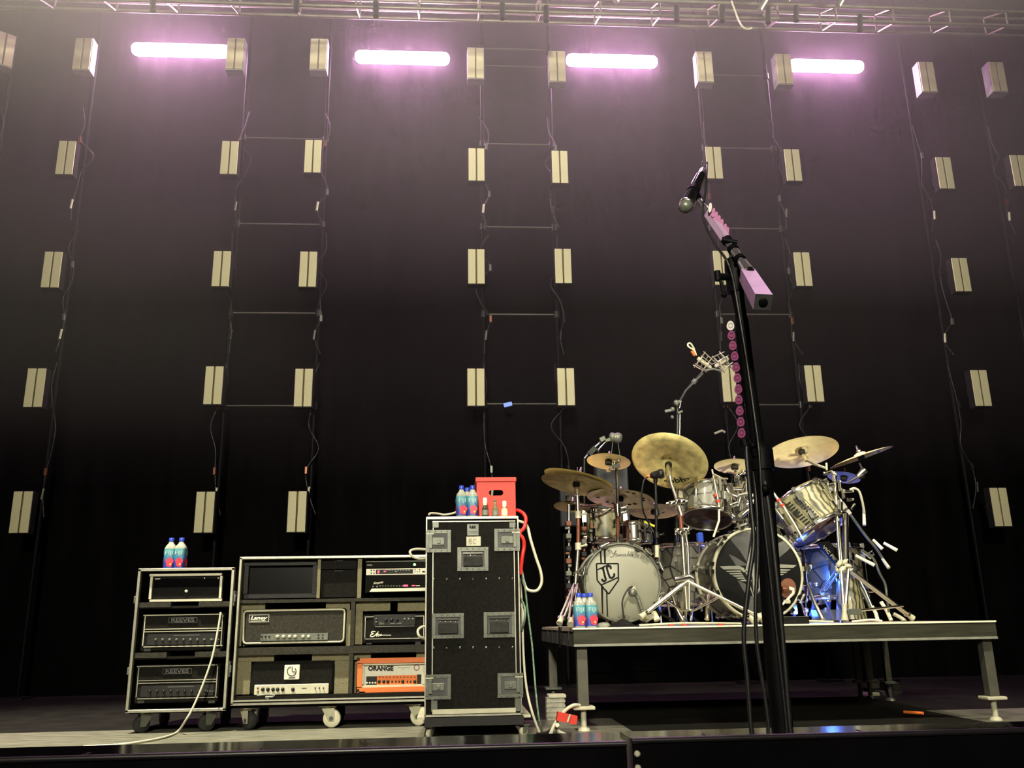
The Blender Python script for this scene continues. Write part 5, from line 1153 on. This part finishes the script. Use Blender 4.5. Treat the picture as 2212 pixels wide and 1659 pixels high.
# small things on the deck
zt_ = zd+.002
bottle(1252, 1345, 5.17, 'square water bottle at the outer corner of the drum riser', zt_); bottle(1277, 1345, 5.17, 'square water bottle on the drum riser, nearest the white bass drum', zt_); bottle(1264, 1345, 5.26, 'square water bottle hidden behind the other two on the drum riser', zt_)
b = MB(); x0 = P(1300, 1345, 5.16).x; x1 = P(1378, 1345, 5.16).x; nx, ny = 20, 7
vs = []
for j in range(ny+1):
    for i in range(nx+1):
        u, w_ = i/nx, j/ny; h = .028*math.sin(math.pi*u)**.5*math.sin(math.pi*w_)**.6*(1+.5*math.sin(9*u+2)+.3*math.sin(14*w_+7*u)); vs.append(V((x0+u*(x1-x0), 5.13+.13*w_, zd+.003+max(0, h))))
b.add(vs, [(j*(nx+1)+i, j*(nx+1)+i+1, (j+1)*(nx+1)+i+1, (j+1)*(nx+1)+i) for j in range(ny) for i in range(nx)], 0, True)
solo('black_towel', b, 'clothblack', 'crumpled black cloth on the riser edge before the white bass drum', 'cloth')
solo('pale_rag', MB().lathe([(.03, 0), (.04, .012), (.028, .025), (1e-5, .03)], V((P(1296, 1345, 5.15).x+.02, 5.15, zd)), n=9), 'greyprint', 'small pale rag end beside the crumpled black cloth', 'cloth')
t = thing('pedal_board', 'flat black box on the riser below the black bass drum head', 'box', V((P(1722, 1340, 5.2).x, 5.2, zd)))
x0, x1 = P(1692, 1338, 5.16).x, P(1748, 1338, 5.16).x; MB().box((x0, 5.16, zd), (x1, 5.3, zd+.042), 0, .003).build('box_body', 'blackmetal', t); MB().box((x0, 5.157, zd+.04), (x1, 5.3, zd+.044)).build('top_plate', 'zinc', t)
t = thing('foot_pedal', 'pale foot of the drum hardware beneath the winged emblem', 'pedal', V((P(1625, 1340, 5.2).x, 5.2, zd)))
MB().tube([P(1618, 1330, 5.2), P(1634, 1345, 5.17)], [.018, .024], 10).build('pedal_foot', 'pale', t); MB().tube([P(1640, 1330, 5.22), P(1656, 1343, 5.18)], [.022, .026], 10).build('pedal_foot', 'pale', t); rod([(1632, 1334, 5.2), (1652, 1320, 5.24)], .007).build('link_rod', 'chrome', t); MB().pb(1612, 1328, 1628, 1336, 5.18, 5.24, 0, .008).build('hinge', 'chrome', t)
t = thing('foot_pedal', 'chrome pedal parts on the riser between the white bass drum and the stand leg', 'pedal', V((P(1405, 1340, 5.3).x, 5.3, zd)))
MB().tube([P(1394, 1338, 5.25), P(1412, 1330, 5.27)], [.02, .014], 10).build('pedal_foot', 'pale', t); MB().tube([P(1412, 1322, 5.28), P(1420, 1340, 5.26)], [.016, .02], 10).build('pedal_foot', 'cream', t); MB().pb(1396, 1316, 1404, 1334, 5.28, 5.32, 0, .005).build('hinge', 'chrome', t)
DL = [((1380, 1338), (1480, 1342), (1600, 1340), 'cablewhite', 'pale cable along the riser deck under the chrome boom stand'), ((1690, 1342), (1740, 1341), (1800, 1342), 'cablewhite', 'pale cable along the riser deck below the flat black box'), ((1840, 1337), (1880, 1334), (1905, 1340), 'cream', 'cream cable hump on the deck beside the tall rack post')]
for i, (p, q, r, m, l) in enumerate(DL): solo('deck_cable', MB().cable([V((P(*u, 5.15+.02*i).x, 5.15+.02*i, zd+.009+(.008 if j == 1 else 0))) for j, u in enumerate((p, q, r))], .006, 8), m, l, 'cable')
for i, x in enumerate((1449, 1478, 1556)): solo('red_tape', MB().box((P(x-5, 1343, 5.145).x, 5.14, zd+.001), (P(x+5, 1343, 5.145).x, 5.16, zd+.01), 0, .003), 'red', 'small red tape mark on the riser edge, %s' % ['nearest the white bass drum', 'below the chrome boom stand', 'below the black bass drum rim'][i], 'tape')
# stick bag and loose sticks and arms on the far side
t = thing('stick_bag', 'black stick bag with pale lettering hanging by the rack post', 'bag', P(1800, 1226, 5.62))
b = MB().prism([(1770, 1172, 5.62), (1790, 1168, 5.62), (1836, 1216, 5.62), (1818, 1230, 5.62)], V((0, .05, 0)), 0); b.build('bag_body', 'clothblack', t)
b = MB(); vs, fs = glyphs('VIC FIRTH', 0, .02); w_ = max(v[0] for v in vs); a0 = P(1776, 1182, 5.612); a1 = P(1816, 1226, 5.612); dd = (a1-a0)/w_; nn = V((-dd.z, 0, dd.x))*-.9 if False else V((-dd.z, 0, dd.x))
b.add([a0+dd*v[0]+nn*v[1]*.75 for v in vs], fs); b.build('lettering', 'pale', t)
ST = [((1886, 1166), (1906, 1186), 'cream', .011, 'cream drum stick end, uppermost at the far side of the kit'), ((1909, 1173), (1938, 1189), 'cream', .012, 'bright cream drum stick sticking out furthest past the kit'), ((1861, 1190), (1882, 1206), 'cream', .009, 'thin cream stick leaning inside the arms at the far side'), ((1848, 1200), (1889, 1221), 'cream', .012, 'thick cream stick pointing down beside the rack post'), ((1906, 1207), (1920, 1227), 'pale', .012, 'dull pale sleeve hanging below the outermost stick'), ((1866, 1102), (1867, 1134), 'cream', .011, 'white plug sleeve on the cable above the sticks')]
for p, q, m, r, l in ST: solo('drum_stick' if 'stick' in l else 'plug_sleeve', MB().tube([P(*p, 5.6), P(*q, 5.56)], [r*.8, r], 10), m, l, 'stick' if 'stick' in l else 'plug')
solo('boom_pole', MB().cable([(1822, 1090, 5.6), (1850, 1130, 5.6), (1872, 1160, 5.6), (1893, 1185, 5.6), (1905, 1204, 5.6), (1918, 1226, 5.58)], .009, 8), 'zinc', 'slim grey boom arm slanting out past the rack post', 'boom')
solo('microphone_cable', MB().cable([(1836, 1058, 5.55), (1846, 1055, 5.55), (1856, 1062, 5.55), (1863, 1085, 5.56), (1867, 1108, 5.58)], .008, 8), 'cablewhite', 'grey cable arching over from the chrome clamps', 'cable')
solo('microphone_cable', MB().cable([(1860, 1188, 5.55), (1886, 1206, 5.55), (1900, 1238, 5.55), (1912, 1262, 5.56), (1916, 1290, 5.56), (1920, 1322, 5.58)], .008, 8), 'zinc', 'grey cable bowing down outside the rack tripod', 'cable')
solo('microphone_clip', MB().tube([(1876, 1196, 5.58), (1884, 1190, 5.58), (1888, 1198, 5.58), (1878, 1202, 5.58)], .007, 8), 'chrome', 'small chrome clip among the cream sticks', 'clip')
HB = [((1850, 1240), (1884, 1312), 'brightchrome', 'bright chrome leg behind the rack tripod, upper end by the post'), ((1843, 1244), (1880, 1312), 'zinc', 'bluish chrome leg beside the bright one behind the tripod'), ((1884, 1310), (1896, 1340), 'cream', 'cream foot tube behind the tripod brace'), ((1903, 1300), (1925, 1340), 'cream', 'cream bent tube at the outer side of the tripod'), ((1930, 1326), (1955, 1341), 'pale', 'pale foot just inside the tripod outer foot')]
for i, (p, q, m, l) in enumerate(HB): solo('hardware_leg', MB().tube([P(*p, 5.8-.05*i), P((p[0]+q[0])/2+2, (p[1]+q[1])/2, 5.78-.05*i), P(*q, 5.75-.05*i)], .012, 10), m, l, 'stand leg')
BL = [((1756, 1203, 1772, 1214), 6.3), ((1735, 1192, 1752, 1206), 6.3), ((1776, 1208, 1790, 1222), 6.25), ((1744, 1222, 1750, 1236), 6.2), ((1746, 1250, 1762, 1270), 6.2), ((1768, 1282, 1788, 1306), 6.2), ((1712, 1304, 1724, 1328), 6.1), ((1790, 1216, 1797, 1234), 6.2), ((1874, 1264, 1890, 1280), 6.3), ((1664, 1136, 1684, 1148), 6.2), ((1508, 1150, 1520, 1172), 6.3)]
t = thing('drum_hardware', 'tangle of pedals and rods lit blue behind the black-headed bass drum', 'pedal', P(1765, 1341, 6.2))
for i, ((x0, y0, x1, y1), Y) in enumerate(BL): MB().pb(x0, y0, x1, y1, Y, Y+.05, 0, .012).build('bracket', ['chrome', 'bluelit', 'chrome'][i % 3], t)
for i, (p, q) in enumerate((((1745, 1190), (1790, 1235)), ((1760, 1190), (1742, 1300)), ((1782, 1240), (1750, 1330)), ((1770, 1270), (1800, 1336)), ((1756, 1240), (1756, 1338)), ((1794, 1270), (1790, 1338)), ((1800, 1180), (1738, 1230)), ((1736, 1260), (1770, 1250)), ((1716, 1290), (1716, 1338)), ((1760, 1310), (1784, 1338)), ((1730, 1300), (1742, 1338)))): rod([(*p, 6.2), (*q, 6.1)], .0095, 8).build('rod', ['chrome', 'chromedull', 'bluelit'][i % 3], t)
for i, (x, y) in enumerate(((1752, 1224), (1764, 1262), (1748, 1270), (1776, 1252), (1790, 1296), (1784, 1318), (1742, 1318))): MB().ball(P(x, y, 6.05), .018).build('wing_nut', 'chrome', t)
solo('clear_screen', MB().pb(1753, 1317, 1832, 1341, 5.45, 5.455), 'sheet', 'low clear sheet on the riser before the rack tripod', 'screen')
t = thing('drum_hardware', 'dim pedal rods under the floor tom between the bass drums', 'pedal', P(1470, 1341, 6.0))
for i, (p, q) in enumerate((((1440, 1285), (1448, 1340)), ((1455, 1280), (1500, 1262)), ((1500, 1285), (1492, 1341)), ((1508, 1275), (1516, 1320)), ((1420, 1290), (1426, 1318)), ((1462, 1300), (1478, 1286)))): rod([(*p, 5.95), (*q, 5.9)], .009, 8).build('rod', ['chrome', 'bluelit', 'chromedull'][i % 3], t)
solo('drum_stick', MB().tube([P(1733, 1170, 5.45), P(1752, 1150, 5.5), P(1757, 1146, 5.5)], [.005, .009, .013], 10), 'zinc', 'grey beater stick across the lower head of the olive printed tom', 'stick')
solo('yellow_tape', MB().tube([(1391, 1127, 5.7), (1414, 1137, 5.7)], .008, 6), 'yellow', 'yellow tape on the rim behind the black microphone stand', 'tape')
# ---------------------------------------------------------------- the singer's stand
YS = 2.9
base = PF(1690, 1800, 0); base = P(1690, 1650, YS); base.z = 0
s = thing('microphone_stand', 'tall black singer microphone stand with a lilac-lit weighted boom in front of the drums', 'microphone stand', base)
foot_ = P(1698, 1640, YS); foot_.z = .03
MB().lathe([(.15, 0), (.15, .02), (.05, .034), (.03, .05)], V((foot_.x, YS, 0)), n=36).build('round_base', 'standblack', s)
MB().tube([foot_, (1675, 1420, YS), (1660, 1200, YS), (1645, 1010, YS)], .0345, 18).build('lower_tube', 'standblack', s)
MB().tube([(1646, 1016, YS), (1642, 975, YS), (1636, 958, YS)], [.043, .043, .03], 18).build('height_clutch', 'standblack', s)
b = MB().tube([(1632, 985, YS-.03), (1624, 955, YS-.04)], .009, 10); b.lathe([(.014, 0), (.016, .02), (.01, .03), (1e-5, .031)], P(1648, 1058, YS-.035), V((.1, -1, 0)), 12); b.ball(P(1626, 962, YS-.045), .01); b.build('clutch_lever', 'standblack', s)
MB().tube([(1640, 985, YS), (1618, 830, YS), (1602, 692, YS)], .0235, 16).build('upper_tube', 'standblack', s)
MB().tube([(1604, 705, YS), (1600, 678, YS), (1594, 640, YS), (1590, 612, YS)], [.024, .02, .022, .028], 14).build('neck', 'standblack', s)
b = MB().tube([(1588, 632, YS), (1586, 585, YS), (1580, 560, YS)], [.028, .034, .026], 14); b.tube([(1596, 600, YS), (1548, 597, YS-.03)], .013, 10); b.tube([(1549, 586, YS-.03), (1551, 606, YS-.03)], .012, 10); b.tube([(1556, 605, YS-.03), (1563, 632, YS-.03)], .006, 8); b.ball(P(1564, 637, YS-.03), .011); b.build('swivel_joint', 'standblack', s)
def bp_(px, py, Y): return P(px, py, Y)
A = P(1508, 428, 3.02); B = P(1620, 592, 2.8); d = (B-A).normalized()
b = MB().tube([A, A.lerp(B, .12)], .009, 12); b.tube([A.lerp(B, .12), A.lerp(B, .2)], .012, 12); b.tube([A.lerp(B, .18), A.lerp(B, .62)], .009, 10); b.tube([A.lerp(B, .6), B], .0125, 14); b.tube([A.lerp(B, .6), A.lerp(B, .66)], .016, 14); b.tube([A.lerp(B, .72), A.lerp(B, .79)], .0165, 14); b.tube([A.lerp(B, .86), A.lerp(B, .97)], [.018, .022], 14); b.build('boom_arm', 'lilaclit', s)
for f in (.57, .68, .8, .98): MB().tube([A.lerp(B, f), A.lerp(B, f+.03)], .0205, 14).build('boom_collar', 'standblack', s)
MB().tube([A.lerp(B, .62)+V((-.03, -.01, .01)), A.lerp(B, .66)+V((.02, -.01, .01))], .011, 12).build('cable_tie', 'standblack', s)
# long pick holder box on the boom
ax = (d, d.cross(V((0, 0, 1))).normalized(), None); up_ = ax[1].cross(d).normalized()
if up_.z < 0: up_ = -up_
side = d.cross(up_)
MB().obox(A.lerp(B, .4), .085, .0135, .0125, (d, side, up_)).build('pick_holder', 'mauvelit', s)
# counterweight: a tapered square block
E1, E2 = P(1614, 594, 2.82), P(1648, 652, 2.55); dd = (E2-E1).normalized(); sx_ = V((1, 0, 0)); sx_ = (sx_-dd*sx_.dot(dd)).normalized(); sz_ = sx_.cross(dd)
if sz_.z < 0: sz_ = -sz_
vs = []
for c_, h in ((E1, .0245), (E2, .0275)):
    for i, j in ((-1, -1), (1, -1), (1, 1), (-1, 1)): vs.append(c_+sx_*(i*h)+sz_*(j*h*.92))
w_ = MB().add(vs, [(0, 1, 2, 3), (4, 7, 6, 5), (0, 4, 5, 1), (1, 5, 6, 2), (2, 6, 7, 3), (3, 7, 4, 0)]).build('counterweight', 'mauvelit', s)
MB().obox(E2+dd*.002, .0268, .0252, .002, (sx_, sz_, dd)).build('end_cap', 'rubber', w_)
MB().lathe([(.014, .003), (.014, .007), (.011, .009), (1e-5, .009)], E2, dd, 18).build('end_screw', 'standblack', w_)
MB().tube([B-d*.02, E1+dd*.005], [.02, .027], 14).build('weight_socket', 'standblack', s)
# picks standing along the boom
for i, (x, y) in enumerate(((1534, 441), (1541, 452), (1547, 460), (1553, 468), (1559, 476), (1566, 486), (1571, 493))):
    c = P(x, y+8, 2.93)
    ol = [V((0, 0, .022)), V((.0045, 0, .017)), V((.0068, 0, .004)), V((.0055, 0, -.012)), V((0, 0, -.02)), V((-.0055, 0, -.012)), V((-.0068, 0, .004)), V((-.0045, 0, .017))]
    mb = MB().prism([c+q+V((q.z*.18, 0, 0)) for q in ol], V((0, .0015, 0)))
    if i == 0: solo('guitar_pick', mb, 'pickwhite', 'white guitar pick at the microphone end of the lilac-lit boom', 'guitar pick')
    else: solo('guitar_pick', mb, 'pickpink', 'pink guitar pick in the row standing along the lilac-lit boom', 'guitar pick', 'pink picks along the boom')
# picks down the stand
VP = [(1578, 703), (1580, 724), (1583, 746), (1587, 769), (1590, 793), (1593, 816), (1595, 840), (1596, 863), (1598, 887), (1600, 911), (1602, 935)]
MB().tube([P(1586, 715, YS+.0), P(1608, 945, YS)], .011, 8).build('pick_strip', 'standblack', s)
MB().tube([(1606, 950, YS-.012), (1611, 966, YS-.012)], .016, 12).build('strip_clip', 'standblack', s)
for i, (x, y) in enumerate(VP):
    c = P(x, y, YS-.02); ol = []
    for k in range(18):
        q = 2*math.pi*k/18; rx = .0135*(1-.18*math.sin(q)); ol.append(c+V((rx*math.cos(q)+.0015*math.sin(q), 0, .0178*math.sin(q))))
    mb = MB().prism(ol, V((0, .0016, 0)))
    mb.tube([P(x+4.5*math.cos(2*math.pi*k/10), y+5*math.sin(2*math.pi*k/10), YS-.0215) for k in range(10)], .0007, 4, 1, True)
    if i == 0: solo('guitar_pick', mb, ['pickwhite', 'greyprint'], 'white guitar pick, topmost on the upright stand', 'guitar pick')
    else: solo('guitar_pick', mb, ['pickmaroon', 'darkplum'], 'magenta guitar pick in the column down the upright stand', 'guitar pick', 'magenta picks down the stand')
# the microphone
m0, m1 = P(1481, 446, 2.96), P(1519, 368, 3.06); md = (m1-m0); L = md.length; md.normalize()
m = thing('microphone', 'handheld black singer microphone clipped at the tip of the boom, head downward', 'microphone', m0)
MB().lathe([(1e-5, -.024), (.012, -.0225), (.021, -.016), (.0255, -.004), (.0262, .004), (.0262, .009)], m0, md, 28).build('grille', 'zinc', m)
MB().lathe([(.0262, .008), (.0285, .01), (.0285, .017), (.026, .02)], m0, md, 28).build('grille_ring', 'chromedull', m)
MB().lathe([(.0265, .019), (.025, .035), (.0225, .07), (.019, L*.82), (.018, L*.84), (.018, L*.86)], m0, md, 24).build('microphone_body', 'blackgloss', m)
MB().lathe([(.0145, L*.85), (.0145, L*1.0), (.011, L*1.01)], m0, md, 18).build('connector', 'chrome', m)
MB().lathe([(.011, L*1.0), (.01, L*1.12), (.0055, L*1.22)], m0, md, 14).build('connector_boot', 'rubber', m)
b = MB().tube([m0+md*(L*.42)+V((.01, -.0, -.01)), A], .014, 12); b.lathe([(.0245, L*.4), (.0235, L*.5)], m0, md, 20); b.build('microphone_clip', 'standblack', s)
top = m0+md*(L*1.2)
solo('microphone_cable', MB().cable([top, P(1526, 372, 3.03), P(1524, 410, 3.0), P(1519, 440, 2.98), P(1518, 465, 2.97), P(1530, 500, 2.94), P(1548, 532, 2.9), P(1568, 560, 2.86), P(1580, 590, 2.86), P(1590, 640, 2.87), P(1610, 760, 2.865), P(1630, 900, 2.86), P(1640, 980, 2.84), P(1648, 1100, 2.85), P(1670, 1300, 2.855), P(1690, 1480, 2.86), P(1706, 1640, 2.86)], .005, 8), 'cableblack', 'black cable running from the singer microphone down the whole stand', 'cable')
solo('microphone_cable', MB().cable([P(1612, 960, 2.88), P(1614, 1000, 2.88), P(1622, 1090, 2.88), P(1628, 1170, 2.87), P(1618, 1250, 2.86), P(1609, 1330, 2.86), P(1607, 1390, 2.86), P(1614, 1460, 2.86), P(1622, 1570, 2.86), P(1626, 1640, 2.86)], .0075, 8), 'cableblack', 'braided black cable hanging loosely in front of the winged emblem', 'cable')
solo('microphone_cable', MB().cable([P(1622, 960, 2.9), P(1634, 1080, 2.89), P(1637, 1200, 2.89), P(1632, 1300, 2.88), P(1634, 1380, 2.88), P(1642, 1440, 2.88), P(1656, 1530, 2.88), P(1668, 1640, 2.88)], .0065, 8), 'cableblack', 'thin black cable between the braided cable and the stand tube', 'cable')
solo('microphone_cable', MB().cable([P(1652, 1040, 2.87), P(1664, 1120, 2.87), P(1676, 1230, 2.87), P(1686, 1330, 2.87), P(1694, 1420, 2.87), P(1702, 1520, 2.87), P(1712, 1640, 2.87)], .009, 8), 'cableblack', 'braided black cable along the outer side of the stand tube', 'cable')
# ---------------------------------------------------------------- light
def aimed(o, loc, tgt):
    C.objects.link(o); o.location = loc; o.rotation_euler = (V(tgt)-V(loc)).to_track_quat('-Z', 'Y').to_euler(); return o
def area(n, loc, tgt, size, power, col, spread=180, sy=None):
    l = bpy.data.lights.new(n, 'AREA'); l.size = size; l.energy = power; l.color = col; l.spread = math.radians(spread)
    if sy: l.shape = 'RECTANGLE'; l.size_y = sy
    return aimed(bpy.data.objects.new(n, l), loc, tgt)
def spot(n, loc, tgt, power, ang, col, blend=.8, rad=.1):
    l = bpy.data.lights.new(n, 'SPOT'); l.energy = power; l.color = col; l.spot_size = math.radians(ang); l.spot_blend = blend; l.shadow_soft_size = rad
    return aimed(bpy.data.objects.new(n, l), loc, tgt)
WARM = (1, .93, .68)
area('front_wash', (-1.0, -5.5, 4.4), (.9, 7.4, 2.6), .8, 205, (1, .94, .72), 60)
spot('kit_spot', (-.6, 1.0, 7.2), (1.6, 5.6, .9), 2100, 27, WARM, .6, .12)
spot('kit_spot', (4.0, .8, 7.0), (1.8, 5.6, .9), 2100, 27, WARM, .6, .12)
spot('kit_low_fill', (.5, 3.5, .36), (1.4, 5.6, 1.25), 40, 50, WARM, .8, .08)  # unseen low lamps added to brighten the cymbals from below
spot('kit_low_fill', (3.0, 3.6, .36), (2.05, 5.7, 1.5), 330, 26, WARM, .8, .08)
spot('case_spot', (-.5, 3.6, 7.3), (-.12, 5.2, 1.1), 1500, 16, WARM, .8, .1)
spot('floor_spot', (-2.6, 3.6, 7.5), (-2.3, 5.2, 0), 9000, 40, WARM, .8, .1)
spot('floor_spot', (6.5, 1.0, 6.5), (4.2, 5.0, 0), 1700, 25, WARM, .9, .12)
spot('haze_fill', (-9, 5.5, 7.3), (6, 6.5, 6.9), 8200, 50, (1, .95, .72), 1, .15)  # unseen side lamps added to brighten the upper haze alone
spot('haze_fill', (9, 5.5, 7.3), (-6, 6.5, 6.9), 10000, 50, (1, .95, .7), 1, .15)
def point(n, loc, power, col, rad=.03, spf=.3):
    l = bpy.data.lights.new(n, 'POINT'); l.energy = power; l.color = col; l.shadow_soft_size = rad; l.specular_factor = spf; o = bpy.data.objects.new(n, l); C.objects.link(o); o.location = loc
point('blue_led', P(1762, 1240, 5.82), 7, (.05, .17, 1)); point('blue_led', P(1760, 1322, 5.95), 4, (.05, .17, 1), .03, 0); point('blue_led', P(1512, 1165, 6.35), 4, (.08, .22, 1)); point('blue_led', P(1712, 1318, 5.9), 2, (.05, .15, 1), .03, 0)
for (x0, x1, y, w_) in BAR:                                  # added pink lights on the curtain, standing in for lens bloom round the bars
    c = P((x0+x1)/2, y, 8.69); q = P(x1, y, 8.69).x-P(x0, y, 8.69).x
    area('bloom_light', c, c+V((0, 1, 0)), q*.95, 260, (1, .45, .9), 180, .1)
area('pink_side', (1.2, 3.9, 4.4), (1.05, 2.8, 1.9), .5, 10, (1, .55, .95), 100)
# haze in the upper air
def haze(z0, z1, x, y0, d):
    m = bpy.data.materials.new('haze'); m.use_nodes = True; n = m.node_tree; n.nodes.clear()
    s = n.nodes.new('ShaderNodeVolumeScatter'); s.inputs['Density'].default_value = d; s.inputs['Color'].default_value = (1, .96, .92, 1)
    o = n.nodes.new('ShaderNodeOutputMaterial'); n.links.new(s.outputs[0], o.inputs['Volume']); M['haze'] = m
    o = MB().box((-x, y0, z0), (x, 8.7, z1)).build('haze', 'haze', loc=(0, 6, z0)); tag(o, 'pale smoky haze hanging %s the stage' % ('thickly in the air high above' if z0 > 3 else 'thinly in the air over'), 'haze', None, 'stuff')
haze(1.9, 8.9, 10.5, 2.6, .0036)
haze(3.8, 8.8, 10, 3.1, .0215)
w = bpy.data.worlds.new('world'); sc.world = w; w.use_nodes = True
w.node_tree.nodes['Background'].inputs[0].default_value = (.0, .0, .0, 1)
# ---------------------------------------------------------------- picture settings
sc.view_settings.view_transform = 'Standard'; sc.view_settings.look = 'None'; sc.view_settings.exposure = 0
cy = sc.cycles
cy.use_denoising = True; cy.use_adaptive_sampling = True; cy.adaptive_threshold = .075; cy.adaptive_min_samples = 12
cy.max_bounces = 5; cy.diffuse_bounces = 2; cy.glossy_bounces = 3; cy.transmission_bounces = 5; cy.volume_bounces = 0; cy.transparent_max_bounces = 12
cy.caustics_reflective = False; cy.caustics_refractive = False; cy.sample_clamp_indirect = 4
